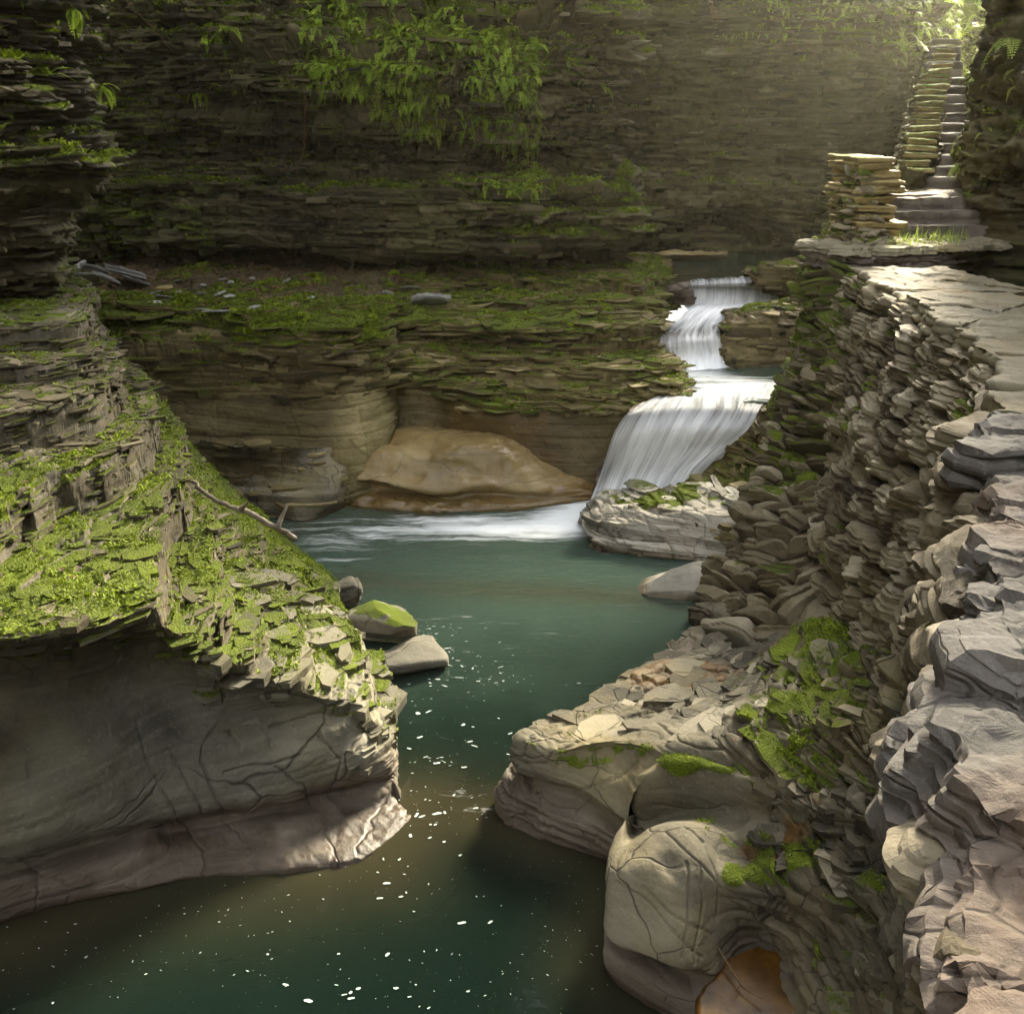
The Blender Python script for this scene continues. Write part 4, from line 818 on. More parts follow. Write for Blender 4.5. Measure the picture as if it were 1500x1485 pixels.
def lay(bag, rows, ch, cw, depth, s=0, n=8, gap=.006, jit=.04, tilt=.12, e=4., moss=.2, keepf=None, lay_=0., outw=(0, 0, 6), cmin=.62, rough=.05):
    """lay stones in rough courses over the patch given by control rows (top to bottom)"""
    P, mo, am = patch(rows, .02)
    N = normals(P); o = np.array(outw, float)
    if ((o - P) * N).sum(-1).mean() < 0: N = -N
    nr, nc = P.shape[:2]
    L = np.cumsum(np.r_[0, np.linalg.norm(np.diff(P, axis=0), axis=2).mean(1)])
    r = np.random.default_rng(s); y = 0.; cnt = 0
    while y < L[-1]:
        h = ch[0] + (ch[1] - ch[0]) * r.random()
        i = min(int(np.searchsorted(L, y + h / 2)), nr - 1)
        S = np.cumsum(np.r_[0, np.linalg.norm(np.diff(P[i], axis=0), axis=1)])
        x = -r.random() * cw[0]
        while x < S[-1]:
            wd = cw[0] + (cw[1] - cw[0]) * r.random() ** 1.4
            j = int(np.clip(np.searchsorted(S, x + wd / 2), 1, nc - 2))
            ii = int(np.clip(i + r.integers(-2, 3), 0, nr - 1))
            p = P[ii, j]; nn = N[ii, j]
            tx = P[ii, j + 1] - P[ii, j - 1]; tx /= np.linalg.norm(tx)
            up = np.cross(nn, tx); up /= np.linalg.norm(up)
            if up[2] < 0: up = -up; 
            nn = np.cross(tx, up) * np.sign(np.dot(np.cross(tx, up), nn))
            a1 = tilt * r.standard_normal(); a2 = tilt * .7 * r.standard_normal()
            tx2 = tx * math.cos(a1) + up * math.sin(a1); up2 = up * math.cos(a1) - tx * math.sin(a1)
            nn2 = nn * math.cos(a2) + tx2 * math.sin(a2); tx2 = tx2 * math.cos(a2) - nn * math.sin(a2)
            sx, sz = max(wd - gap, .03), max(h * (.9 + .25 * r.random()) - gap, .02); dp = depth * (.7 + .6 * r.random())
            x += wd; cnt += 1
            if keepf is not None and not keepf(p, r): continue
            Q, F = stone(n, (sx * 1.04, dp, sz * 1.05), int(r.integers(1 << 30)), e, 8, rough, lay_, cmin)
            off = jit * r.standard_normal() - dp * .12
            W_ = p + Q[:, :1] * tx2 + Q[:, 1:2] * nn2 + Q[:, 2:3] * up2 + nn * off
            if np.dot(np.cross(tx2, nn2), up2) < 0: F = F[:, ::-1]
            bag.add(W_, F, moss=mossmask(W_, F, mo[ii, j] + .25 * r.standard_normal() * .5, s), tone=.5 + .28 * np.clip(r.standard_normal(), -1.6, 1.6), wet=0., amber=0.)
        y += h
    return P, N
def slabmesh(outline, z0, z1, ds=.03, jit=.02, rough=.008, s=0, tiltx=0., tilty=0., moss=.1, under=.03, chip=.0, fac=.0, facs=3.5):
    """flat stone with the given plan outline"""
    o = np.array(outline, float); o2 = np.roll(o, -1, 0); pts = []
    for p, q in zip(o, o2):
        k = max(1, int(np.linalg.norm(q - p) / ds))
        pts += [p + (q - p) * i / k for i in range(k)]
    B = np.array(pts); c = B.mean(0)
    t = np.roll(B, -1, 0) - np.roll(B, 1, 0); nn = np.stack([t[:, 1], -t[:, 0]], 1); nn /= np.linalg.norm(nn, axis=1, keepdims=True) + 1e-9
    if ((B - c) * nn).sum() < 0: nn = -nn
    Z = np.stack([B[:, 0], B[:, 1], 0 * B[:, 0]], 1)
    B = B + nn * (jit * (fbm(Z, 5., 3, s) + .9 * np.abs(fbm(Z, 2., 2, s + 3))))[:, None]
    R = max(3, int(np.linalg.norm(B - c, axis=1).mean() / ds)); th = z1 - z0
    S = max(3, int(th / ds) + 1); rows = []
    for i in range(R):
        f = ((i + .02) / R) ** .8; q = c + (B - c) * f
        rows.append(np.c_[q, np.full(len(q), z1)])
    ed = min(.02, th * .25)
    rows.append(np.c_[c + (B - c) - nn * ed * .6, np.full(len(B), z1 - ed * .15)])
    for i in range(S):
        z = z1 - ed - (th - 2 * ed) * i / (S - 1)
        k = hk(np.full(len(B), int((z + 50) / max(.03, th / 4))), s)
        q = B + nn * (under * (k + .6 * n3(B[:, 0] * 2.5, B[:, 1] * 2.5, np.full(len(B), np.floor(z / max(.03, th / 4))) * 3.3, s)))[:, None]
        rows.append(np.c_[q, np.full(len(B), z)])
    for f in (.9, .5, .02): rows.append(np.c_[c + (B - c) * f, np.full(len(B), z0)])
    P = np.array(rows); n, m = P.shape[:2]
    Pp = np.concatenate([P[:, -1:], P, P[:, :1]], 1)
    N = normals(Pp)[:, 1:-1]
    ctr = np.array([c[0], c[1], (z0 + z1) / 2])
    flip = ((P - ctr) * N).sum() < 0
    if flip: N = -N
    P = P + N * (rough * fbm(P, 7., 4, s + 5) + rough * .8 * fbm(P, 2.2, 2, s + 6))[..., None]
    if fac: P = P + N * (fac * facets(P, facs, 1.6, s + 31, .8, .28)[0])[..., None]
    if chip: P[..., 2] -= chip * np.clip(terrace(P * np.array([1, 1, 1.]) + np.array([0, 0, 1.]) * (.5 * fbm(P, 1.2, 2, s + 9))[..., None], s, .9, B_THIN) * 40, -1, 1) * sstep(z0, z1, P[..., 2])
    P[..., 2] += tiltx * (P[..., 0] - c[0]) + tilty * (P[..., 1] - c[1])
    i = np.arange(n - 1)[:, None] * m; j = np.arange(m)[None, :]; j2 = (j + 1) % m
    F = np.stack([i + j, i + j2, i + m + j2, i + m + j], -1).reshape(-1, 4)
    V = P.reshape(-1, 3)
    fn = np.cross(V[F[:, 2]] - V[F[:, 0]], V[F[:, 3]] - V[F[:, 1]])
    if ((V[F].mean(1) - ctr) * fn).sum() < 0: F = F[:, ::-1]
    mm = mossmask(V, F, moss, s)
    return V, F, {'moss': mm, 'tone': .5 + .25 * fbm(V, 1.5, 2, s + 8), 'wet': 0 * mm, 'amber': 0 * mm}
def slab(name, outline, z0, z1, mat, parent=None, flat=False, **k):
    V, F, at = slabmesh(outline, z0, z1, **k)
    return mesh_obj(name, V, F, mat, at, parent, smooth=not flat)
# ------------------------------------------------------------------ retaining wall
wall_root = empty('stone_wall', (3.2, 9, 1.))
tag(wall_root, 'long curved retaining wall of rough grey stones with flat coping slabs beside the gorge walkway', 'wall')
def wp(o): o.parent = wall_root; o.matrix_parent_inverse.identity(); o.location = -np.array(wall_root.location); return o
T = [w(4.15, 13.2, 3.15), w(3.98, 12, 3.18), w(3.92, 10.8, 3.2), w(3.80, 9.7, 3.22), w(3.57, 8.5, 3.27), w(3.33, 7.2, 3.36), w(3.04, 6.1, 3.45), w(2.62, 5.2, 3.5), a(1440, 640, 4.4), a(1462, 760, 3.4), a(1462, 850, 2.75), a(1455, 960, 2.25), a(1425, 1080, 1.95), a(1445, 1250, 1.55), a(1440, 1485, 1.2), w(.5, .5, 3.68)]
Bz = [w(3.5, 13.2, .9), w(3.35, 12, .9), w(3.3, 10.8, .9), w(3.15, 9.7, .8), w(2.95, 8.5, .7), w(2.83, 7.2, .95), w(2.72, 6.1, 1.2), w(2.45, 5.0, 1.3)] + [sh(p, dx=-.02, z=1.3) for p in T[8:]]
def mid(t, f, bul): return [[p[k] + (q[k] - p[k]) * f - (bul if k == 0 else 0) for k in range(3)] + [.2, 1] for p, q in zip(T, Bz)]
Wrows = [[sh(p, dz=-.05) for p in T], mid(T, .35, .03), mid(T, .7, .02), Bz]
for r_ in Wrows:
    for i, p in enumerate(r_): p[3] = [.75, .55, .3, .2, .15, .1, .1][i] if i < 7 else .08
back = [[[p[0] + .10, p[1], p[2], .1, .5] for p in r_] for r_ in Wrows]
wp(rock('core', back, M['mortar'], .04, A=.06, s=121, mid=.3, kind=None, out=(-3, 6, 4))[0])
bag = Bag()
lay(bag, [r_[:8] for r_ in Wrows], (.14, .26), (.20, .46), .42, 131, 14, outw=(-3, 6, 4), jit=.03, tilt=.035, e=7, cmin=.78, rough=.06, gap=-.006, lay_=.06)
lay(bag, [r_[7:] for r_ in Wrows[:3]], (.14, .26), (.2, .5), .4, 132, 14, outw=(-3, 3, 4), jit=.04, tilt=.25, e=4, moss=.1, lay_=.14, cmin=.6, rough=.08, keepf=lambda p, r: proj(p)[0] > 1385)
wp(bag.build('masonry', M['wall'], smooth=False))
# coping slabs: parts
def coping(i0, i1, wid0, wid1, th, s, dz=0., over=.06, **k):
    def tp(f):
        i = min(int(f), len(T) - 2); q = f - i; p0, p1 = np.array(T[i][:3]), np.array(T[i + 1][:3])
        return p0 + (p1 - p0) * q
    L = [tp(f) for f in np.linspace(i0, i1, 5)]
    tan = L[-1] - L[0]; nx = np.array([-tan[1], tan[0]]); nx = nx / np.linalg.norm(nx)
    if nx[0] < 0: nx = -nx
    z = np.mean([p[2] for p in L])
    left = [(p[0] - nx[0] * over, p[1] - nx[1] * over) for p in L]
    wds = np.linspace(wid0, wid1, 5)
    right = [(p[0] + nx[0] * w_, p[1] + nx[1] * w_) for p, w_ in zip(L, wds)][::-1]
    sl = (L[-1][2] - L[0][2]); ln = np.linalg.norm(tan[:2]); d = tan[:2] / ln
    o = slab('coping_stone', left + right, z - th + dz, z + dz, M['coping'] if i0 >= 7 else M['slab'], s=s, tiltx=sl / ln * d[0], tilty=sl / ln * d[1], **k)
    return wp(o)
coping(.9, 2.35, 1.0, 1.35, .13, 141, .06, jit=.05, rough=.012, ds=.025, fac=.015)
coping(2.35, 3.15, 1.1, 1.25, .12, 142, .05, jit=.05, rough=.012, ds=.025, fac=.015)
coping(2.9, 4.6, .85, 1.2, .17, 143, .10, jit=.05, rough=.012, ds=.02, fac=.018)
coping(4.6, 5.6, .95, 1.1, .17, 144, .09, jit=.05, rough=.012, ds=.02, fac=.018)
coping(5.6, 6.6, .9, .9, .18, 145, .07, jit=.05, rough=.012, ds=.02, fac=.018)
coping(6.6, 7.45, .7, .7, .18, 146, .05, jit=.05, rough=.015, ds=.02)
for q, (i0, i1, th, dz) in enumerate(((7.6, 8.35, .16, .05), (8.3, 9.15, .24, -.01), (9.1, 9.75, .26, .04), (9.75, 10.5, .30, .02), (10.5, 11.35, .26, .07), (11.35, 12.1, .32, .0), (12.1, 12.95, .30, .06), (12.95, 13.8, .3, -.01), (13.8, 15., .3, .03))):
    coping(i0, i1, .6, .62, th, 151 + q, dz, over=.0 + .05 * rng.random(), jit=.07, rough=.020, ds=.009, under=.05, fac=.034, facs=3.2, flat=True)
# buttress of thin flat stones
But = [[a(1188, 400, 12.6, .8), a(1215, 396, 12.4, .8), a(1250, 400, 12.0, .7), a(1285, 420, 11.6, .5)],
       [a(1192, 475, 12.3, .75), a(1215, 478, 11.9, .75), a(1245, 480, 11.5, .7), a(1270, 490, 11.3, .4)],
       [a(1166, 560, 11.8, .5), a(1200, 570, 11.1, .55), a(1236, 575, 10.7, .5), a(1250, 580, 10.7, .3)],
       [a(1112, 700, 11.0, .35), a(1160, 705, 10.3, .5), a(1215, 705, 9.9, .5), a(1240, 700, 9.95, .2)],
       [a(1072, 800, 10.2, .15), a(1130, 810, 9.5, .2), a(1190, 805, 9.2, .3), a(1225, 800, 9.3, .2)],
       [a(1022, 910, 9.35, .1), a(1085, 925, 8.75, .3), a(1150, 920, 8.5, .3), a(1190, 890, 8.6, .2)]]
wp(rock('core', [[sh(p, dx=.12, dy=.12) for p in r_] for r_ in But], M['mortar'], .04, A=.06, s=161, mid=.3, kind=None, out=(-3, 6, 4))[0])
bag = Bag()
lay(bag, But[:4], (.06, .15), (.2, .55), .36, 162, 14, outw=(-2, 4, 5), jit=.045, tilt=.05, e=6, lay_=.15, cmin=.74)
lay(bag, But[3:], (.09, .2), (.25, .6), .36, 163, 14, outw=(-2, 4, 5), jit=.045, tilt=.06, e=6, lay_=.15, cmin=.74)
wp(bag.build('buttress', M['wall'], smooth=False))
# walkway sheet behind the wall
Pq = [[w(p[0] + .3, p[1], 2.75), w(p[0] + 1.5, p[1], 2.78), w(p[0] + 5, p[1], 2.72)] for p in T]
rock('path', Pq, M['step'], .08, A=.01, s=171, out=(5, 5, 9), mossb=-.3)
# ------------------------------------------------------------------ landing, steps, pier, parapet
ld = slab('path', [(ux(1182, 13.2, 3.3), 12.95), (ux(1235, 12.6, 3.3), 12.45), (ux(1370, 12.7, 3.3), 12.6), (ux(1462, 13.4, 3.3), 13.3), (6.6, 14.4), (4.6, 14.4)], 3.30, 3.40, M['slab'], flat=True, jit=.16, rough=.012, s=181, moss=.25, under=.05, fac=.02); ld['kind'] = 'structure'
ld2 = slab('path', [(ux(1186, 13.0, 3.2), 12.9), (ux(1240, 12.6, 3.2), 12.55), (ux(1350, 12.7, 3.2), 12.75), (ux(1440, 13.4, 3.2), 13.5), (6.5, 14.4), (4.6, 14.4)], 3.10, 3.29, M['step'], flat=True, jit=.16, rough=.012, s=182, moss=.15, under=.06, fac=.025); ld2['kind'] = 'structure'
ST = empty('stone_staircase', (5.8, 13.6, 3.4)); tag(ST, 'broad lower flight of worn red grey stone steps between the pier and the right cliff', 'staircase')
def sp(o, root): o.parent = root; o.location = -np.array(root.location); return o
for k in range(3):
    y0 = 13.45 + .27 * k
    sp(slab('step', [(4.9, y0), (5.5, y0 - .02), (6.2, y0 + .03), (6.3, y0 + .5), (4.9, y0 + .5)], 3.30 + .15 * k, 3.40 + .15 * (k + 1), M['step'], s=185 + k, jit=.025, rough=.010, under=.02, fac=.012, ds=.02), ST)
sp(slab('landing', [(4.7, 14.2), (5.6, 14.17), (6.4, 14.22), (6.7, 15.7), (5.0, 15.7)], 3.6, 3.87, M['slab'], s=189, jit=.02, rough=.01), ST)
S2 = empty('stone_staircase', (6.2, 15.6, 3.9)); tag(S2, 'narrow upper flight of stone steps climbing between mossy parapet and right cliff', 'staircase')
def sx_(y): return 6.5 + (y - 15.4) * .31
for k in range(16):
    y0 = 15.35 + .36 * k; x1 = sx_(y0) + .12
    sp(slab('step', [(x1 - .95 + .03 * k, y0), (x1, y0 + .0), (x1 + .15, y0 + .55), (x1 - .8 + .03 * k, y0 + .55)], 3.7 + .14 * k, 3.87 + .14 * (k + 1), M['step'], s=195 + k, jit=.012, rough=.008, ds=.05), S2)
PP = empty('stepped_parapet', (6.0, 15.6, 4.0)); tag(PP, 'slanting parapet of stacked mossy flat stones climbing beside the upper steps', 'parapet')
for k in range(22):
    y0 = 15.1 + .255 * k; u0 = 1344 + 2.15 * k; z = 4.05 + .088 * k; xc = ux(u0, y0, z); wd = .215 - .003 * k + .03 * rng.random()
    sp(slab('coping_stone', [(xc - wd, y0), (xc + wd, y0 + .02), (xc + wd + .05, y0 + .6), (xc - wd + .1, y0 + .6)], z + .025, z + .10, M['yslab'], s=215 + k, jit=.035, rough=.012, ds=.035, moss=.62, under=.03, tiltx=.04 * rng.standard_normal()), PP)
pr = [[w(ux(1310, 14.9, 4), 14.9, 4.22, .3), w(ux(1345, 15.0, 4), 15.0, 4.12, .3), w(ux(1368, 15.3, 4.3), 15.4, 4.2, .2), w(ux(1385, 18, 5), 18, 5.0, .2), w(ux(1392, 21, 6), 21, 5.95, .2)],
      [w(ux(1310, 14.9, 4), 14.86, 3.5, .1), w(ux(1345, 15.0, 4), 14.96, 3.5, .1), w(ux(1376, 15.2, 4.3), 15.3, 3.5, .1), w(ux(1392, 18, 5), 18, 4.2, .1), w(ux(1398, 21, 6), 21, 5.2, .1)]]
sp(rock('masonry', pr, M['cliff'], .03, A=.06, s=240, kind=None, out=(6, 10, 6))[0], PP)
prL = [[w(p[0] - .5, p[1] + .1, p[2], .4) for p in pr[0][2:]], [w(p[0] - .62, p[1] + .1, 2.0, .1) for p in pr[0][2:]]]
sp(rock('masonry', prL, M['cliff'], .04, A=.08, s=241, kind=None, out=(0, 14, 6))[0], PP)
PI = empty('stone_pier', (4.9, 13.2, 3.3)); tag(PI, 'low pier of stacked ochre flat stones at the foot of the steps', 'pier')
z = 3.36; k = 0
while z < 4.36:
    th = .06 + .05 * rng.random(); f = (z - 3.36) / 1.0
    y0 = 13.02 + .20 * f + .02 * rng.standard_normal(); x0 = ux(1262 - 12 * f + 8 * rng.standard_normal(), y0, z); x1 = ux(1329 - 16 * f + 7 * rng.standard_normal(), y0, z)
    sp(slab('flat_stone', [(x0, y0 + .03 * rng.random()), ((x0 + x1) / 2, y0 + .04 * rng.standard_normal()), (x1, y0 + .03), (x1 + .02, y0 + .9), (x0 - .1, y0 + .9)], z, z + th, M['yslab'], s=250 + k, jit=.03, rough=.012, moss=.33, under=.035, ds=.022, tiltx=.02 * rng.standard_normal()), PI)
    z += th + .012; k += 1
bag = Bag()
PL = [[a(1246, 245, 13.75, .6), a(1256, 245, 13.4, .6), a(1275, 248, 13.2, .5)], [a(1240, 300, 13.6, .6), a(1256, 300, 13.2, .6), a(1280, 305, 13.15, .5)], [a(1236, 345, 13.4, .6), a(1262, 350, 13.05, .5), a(1300, 352, 13.0, .3)], [a(1190, 395, 13.0, .85), a(1235, 392, 12.8, .6), a(1300, 375, 12.85, .3)]]
lay(bag, PL, (.05, .12), (.10, .25), .3, 271, 8, outw=(0, 6, 5), jit=.04, tilt=.15, e=4)
PL2 = [[a(1215, 330, 14.6, .8), a(1232, 330, 14.2, .8), a(1246, 332, 13.8, .7)], [a(1196, 365, 14.2, .8), a(1215, 370, 13.7, .8), a(1236, 372, 13.2, .7)], [a(1180, 400, 13.8, .9), a(1195, 410, 13.1, .9), a(1215, 412, 12.7, .8)], [a(1172, 440, 13.4, .9), a(1186, 450, 12.8, .9), a(1205, 455, 12.4, .8)]]
lay(bag, PL2, (.06, .13), (.10, .3), .3, 272, 8, outw=(0, 6, 5), jit=.05, tilt=.2, e=3.5)
sp(bag.build('rubble', M['wall']), PI)
sp(rock('core', [[sh(p, dx=.12, dy=.15) for p in r_] for r_ in PL], M['mortar'], .04, A=.05, s=273, kind=None, out=(0, 6, 5))[0], PI)
sp(rock('core', [[sh(p, dx=.1, dy=.15) for p in r_] for r_ in PL2], M['mortar'], .04, A=.05, s=274, kind=None, out=(0, 6, 5))[0], PI)
# ------------------------------------------------------------------ loose boulders
def boulder(name, ctr, size, seed, mat, label, rot=0., moss=.1, lay_=.0, e=5., tilt=0., n=30, rough=.05, clips=9, cmin=.6, wet=0., cat='boulder', group=None):
    Q, F = stone(n, size, seed, e, clips, rough, lay_, cmin)
    c, s_ = math.cos(tilt), math.sin(tilt); Q = Q @ np.array([[c, 0, s_], [0, 1, 0], [-s_, 0, c]])
    c, s_ = math.cos(rot), math.sin(rot); Q = Q @ np.array([[c, s_, 0], [-s_, c, 0], [0, 0, 1]])
    Wd = Q + np.array(ctr[:3])
    at = {'moss': mossmask(Wd, F, moss, seed), 'tone': .5 + .3 * fbm(Wd, 2, 2, seed), 'wet': np.clip(1 - sstep(.02, .1, Wd[:, 2]), 0, 1) + wet, 'amber': 0 * Wd[:, 0]}
    o = mesh_obj(name, Q, F, mat, at); o.location = ctr[:3]
    tag(o, label, cat, group)
    return o
boulder('boulder', b(990, 850, .10), (1.02, .62, .42), 11, M['pale'], 'pale smooth wedge boulder in the pool below the layered rock shelf', .15, .05, 0, 5, .16, cmin=.5)
boulder('boulder', b(1050, 848, .10), (.42, .5, .36), 25, M['pale'], 'smaller pale cracked boulder wedged between the wedge boulder and stone wall', .5, .05, .3, 5, -.1, cmin=.52)
boulder('boulder', b(553, 912, .20), (.82, .55, .46), 31, M['fore'], 'pale block with a moss cap at the pool end of mossy bank', -.1, .42, .25, 7, .05, cmin=.55)
boulder('boulder', b(590, 962, .06), (.72, .6, .22), 37, M['fore'], 'flat brown slab at the waterline under the moss-capped block', .4, .05, .3, 7, -.1, cmin=.5)
boulder('boulder', b(500, 872, .15), (.42, .4, .26), 43, M['fore'], 'small pale stone behind the moss-capped block', .3, .1, .2, 5, .2)
boulder('boulder', b(1055, 905, .16), (.34, .5, .5), 47, M['foreR'], 'upright pale stone leaning at the foot of buttress by the water', .9, .15, 0, 5, .5)

# amber puddle held in a hollow of the right bank
def puddle():
    t = NT('amber_water'); col = t.ramp(t.noise(t.tc, 4., 5, .6), (.3, (.018, .008, .002)), (.55, (.10, .048, .008)), (.75, (.20, .115, .03)))
    t.bsdf(col, .3, t.bump(t.noise(t.tc, 30, 3, .5), .1, .01), .25, IOR=1.33)
    pts = [b(u, v, .235)[:2] for u, v in ((1040, 1440), (1062, 1400), (1110, 1380), (1170, 1392), (1215, 1430), (1225, 1500), (1150, 1600), (1050, 1560), (1025, 1490))]
    V, F, at = slabmesh(pts, .10, .235, ds=.02, jit=.03, rough=0., under=0.)
    o = mesh_obj('puddle', V, F, t.m); o['kind'] = 'structure'
puddle()
# ------------------------------------------------------------------ broken shale plates set into the bedrock
_BN = {}; PT = {}
def plates(key, test, n, mat, L, D, Tk, seed, moss=.45, prot=.35, dip=.04, skew=.5, tone=.5, tv=.27, zlift=0., lean=None, sub=(1, 4), wetz=0., dirt_dark=0., name='rock_plates', mossk=1.):
    P = SURF[key][1]
    if key not in _BN:
        Q = P[::3, ::3]; bn = blur(SURF[key][2][::3, ::3], 14); bn /= np.linalg.norm(bn, axis=2, keepdims=True) + 1e-9
        _BN[key] = bn
    bn = _BN[key]; N = SURF[key][2]
    U, Vv, f = proj(P)
    ii = np.argwhere(test(P, N, U, Vv) & (f > .2))
    if len(ii) == 0: return
    r = np.random.default_rng(seed); sel = ii[r.integers(0, len(ii), n)]
    V, F, A_, Tn = [], [], [], []; base = 0
    pts = np.array([P[i, j] for i, j in sel]); mn = fbm(pts, 1.1, 3, seed % 50 + 700)
    dl = fbm(pts, .5, 2, seed % 50 + 720)
    for q, (i, j) in enumerate(sel):
        p = P[i, j]; nn = bn[min(i // 3, bn.shape[0] - 1), min(j // 3, bn.shape[1] - 1)]
        nh = np.array([nn[0], nn[1], 0.]); hl = np.linalg.norm(nh)
        if hl < .05: nh = np.array([math.cos(q), math.sin(q), 0.])
        else: nh = nh / hl
        steep = min(1., hl * 1.3)
        an = skew * r.standard_normal() * (1.2 - .7 * steep); c, s_ = math.cos(an), math.sin(an)
        nh = np.array([nh[0] * c - nh[1] * s_, nh[0] * s_ + nh[1] * c, 0.]); tx = np.array([-nh[1], nh[0], 0.])
        l = L[0] + (L[1] - L[0]) * r.random() ** 2.2; d = min(l * 1.1, D[0] + (D[1] - D[0]) * r.random() ** 1.6); t = Tk[0] + (Tk[1] - Tk[0]) * r.random() ** 1.8
        k = int(r.integers(5, 9)); th = (np.arange(k) + .75 * r.random(k)) * 2 * math.pi / k
        cx, sy = np.cos(th), np.sin(th); m_ = np.maximum(np.abs(cx), np.abs(sy)) ** .75
        X = cx / m_ * l * .5 * (.78 + .4 * r.random(k)); Y = sy / m_ * d * .5 * (.78 + .4 * r.random(k))
        ctr = p - nh * (d * (.5 - prot * r.random()) * steep) + np.array([0, 0, zlift + t * (.15 + .5 * (1 - steep)) * r.random()])
        ns = int(r.integers(*sub)); zs = np.sort(np.r_[0, 1, r.random(ns - 1)]) if ns > 1 else np.array([0., 1.])
        tl = dip * r.standard_normal(2) + (lean if lean is not None else 0)
        ring = []
        for a_ in range(ns):
            sc_ = 1 - .16 * r.random() if a_ else 1.
            ox, oy = .05 * l * r.standard_normal(), .06 * d * r.standard_normal()
            jit = 1 + .05 * r.standard_normal(k)
            for zz in (zs[a_], zs[a_ + 1]):
                sh_ = .985 if (a_ == 0 and zz == 0) else 1.
                ring.append((X * sc_ * jit * sh_ + ox, Y * sc_ * jit * sh_ + oy, -t * zz + np.zeros(k)))
        R = len(ring)
        LX = np.concatenate([[0]] + [a_[0] for a_ in ring] + [[0]]); LY = np.concatenate([[0]] + [a_[1] for a_ in ring] + [[0]]); LZ = np.concatenate([[.0]] + [a_[2] for a_ in ring] + [[-t]])
        LZ = LZ + tl[0] * LX + tl[1] * LY
        V.append(ctr + LX[:, None] * tx + LY[:, None] * nh + LZ[:, None] * np.array([0, 0, 1.]))
        o = base + 1; jj = np.arange(k); j2 = (jj + 1) % k
        fs = [np.stack([np.full(k, base), o + jj, o + j2], 1)]
        for a_ in range(R - 1):
            b0 = o + a_ * k; b1 = b0 + k
            fs += [np.stack([b0 + jj, b1 + jj, b1 + j2], 1), np.stack([b0 + jj, b1 + j2, b0 + j2], 1)]
        e = o + R * k
        fs.append(np.stack([np.full(k, e), o + (R - 1) * k + j2, o + (R - 1) * k + jj], 1))
        F += fs
        mo = float(np.clip((moss - .5) * 2 + .5 + .55 * mn[q] * mossk + .15 * r.standard_normal(), 0, 1))
        av = np.zeros(len(LX)); av[0] = mo; av[1:1 + k] = mo * (.5 + .5 * r.random(k)); av[1 + k:1 + 2 * k] = mo * .25
        A_.append(av); Tn.append(np.full(len(LX), np.clip(tone + tv * r.standard_normal() + .15 * dl[q], 0, 1)))
        base += len(LX)
    V = np.concatenate(V); AM = np.concatenate(A_); FF = np.concatenate(F)
    tp = FF[(AM[FF].min(1) > .22)]; PT.setdefault(key, []).append((V[tp], AM[tp].mean(1)))
    at = {'moss': np.concatenate(A_), 'tone': np.concatenate(Tn), 'wet': (1 - sstep(wetz * .5, wetz, V[:, 2])) if wetz else np.zeros(len(V)), 'lay': np.full(len(V), .7), 'dirt_dark': np.full(len(V), dirt_dark)}
    o = mesh_obj(name, V, np.concatenate(F), mat, at, smooth=False); o['kind'] = 'structure'
    return o
fr = lambda P, s, f=1.: fbm(P, f, 3, s)
# left bank: thin ledges stepping down
plates('F', lambda P, N, U, V: (P[..., 2] > .75) & (U > -100) & (V < 965), 2600, M['foreD'], (.06, .42), (.05, .17), (.012, .05), 301, moss=.76, prot=.30, skew=.22, dip=.03)
plates('F', lambda P, N, U, V: (P[..., 2] > 2.2) & (U > -60) & (V > 470) & (V < 660), 900, M['foreD'], (.06, .4), (.06, .18), (.010, .035), 302, moss=.36, prot=.3, skew=.25)
plates('F', lambda P, N, U, V: (P[..., 2] > .35) & (U > 270) & (V > 840) & (V < 1075) & (P[..., 2] < 1.5), 110, M['fore'], (.15, .5), (.12, .30), (.04, .12), 303, moss=.55, prot=.22, tone=.38, skew=.2)
plates('F', lambda P, N, U, V: (U > 500) & (V > 960) & (V < 1150) & (P[..., 2] > .3), 50, M['fore'], (.12, .3), (.1, .25), (.04, .12), 304, moss=.1, prot=.2, tone=.5)
plates('F', lambda P, N, U, V: (P[..., 2] > .9) & (N[..., 2] < .45) & (U > -60) & (V > 480) & (V < 900), 2400, M['foreD'], (.06, .45), (.05, .13), (.010, .04), 305, moss=.50, prot=.35, skew=.15)
# ledge
plates('D', lambda P, N, U, V: (P[..., 2] > 1.93) & (P[..., 1] < 16.2) & (U < 590), 330, M['ledge'], (.12, 1.0), (.12, .6), (.02, .07), 311, moss=.76, prot=.4)
plates('D', lambda P, N, U, V: (P[..., 2] > 1.25) & (P[..., 2] < 1.95) & (U > 60) & (U < 590) & (fr(P, 12, .6) > -.1), 260, M['ledge'], (.2, 1.3), (.12, .35), (.025, .10), 312, moss=.4, prot=.22, tone=.35)
plates('E', lambda P, N, U, V: (P[..., 2] > 1.02) & (U > 600) & (U < 1010) & (V > 405), 1500, M['ledge'], (.12, .9), (.10, .5), (.014, .06), 313, moss=.58, prot=.45, tone=.58)
plates('E', lambda P, N, U, V: (P[..., 2] > 1.02) & (P[..., 2] < 1.5) & (U > 820) & (U < 1012), 360, M['ledge'], (.12, .6), (.10, .4), (.02, .06), 314, moss=.45, prot=.5, tone=.8)
plates('E', lambda P, N, U, V: (P[..., 2] > 1.4) & (U > 570) & (U < 740) & (V > 440), 160, M['ledge'], (.3, 1.1), (.2, .6), (.03, .10), 315, moss=.68, prot=.55, tone=.5)
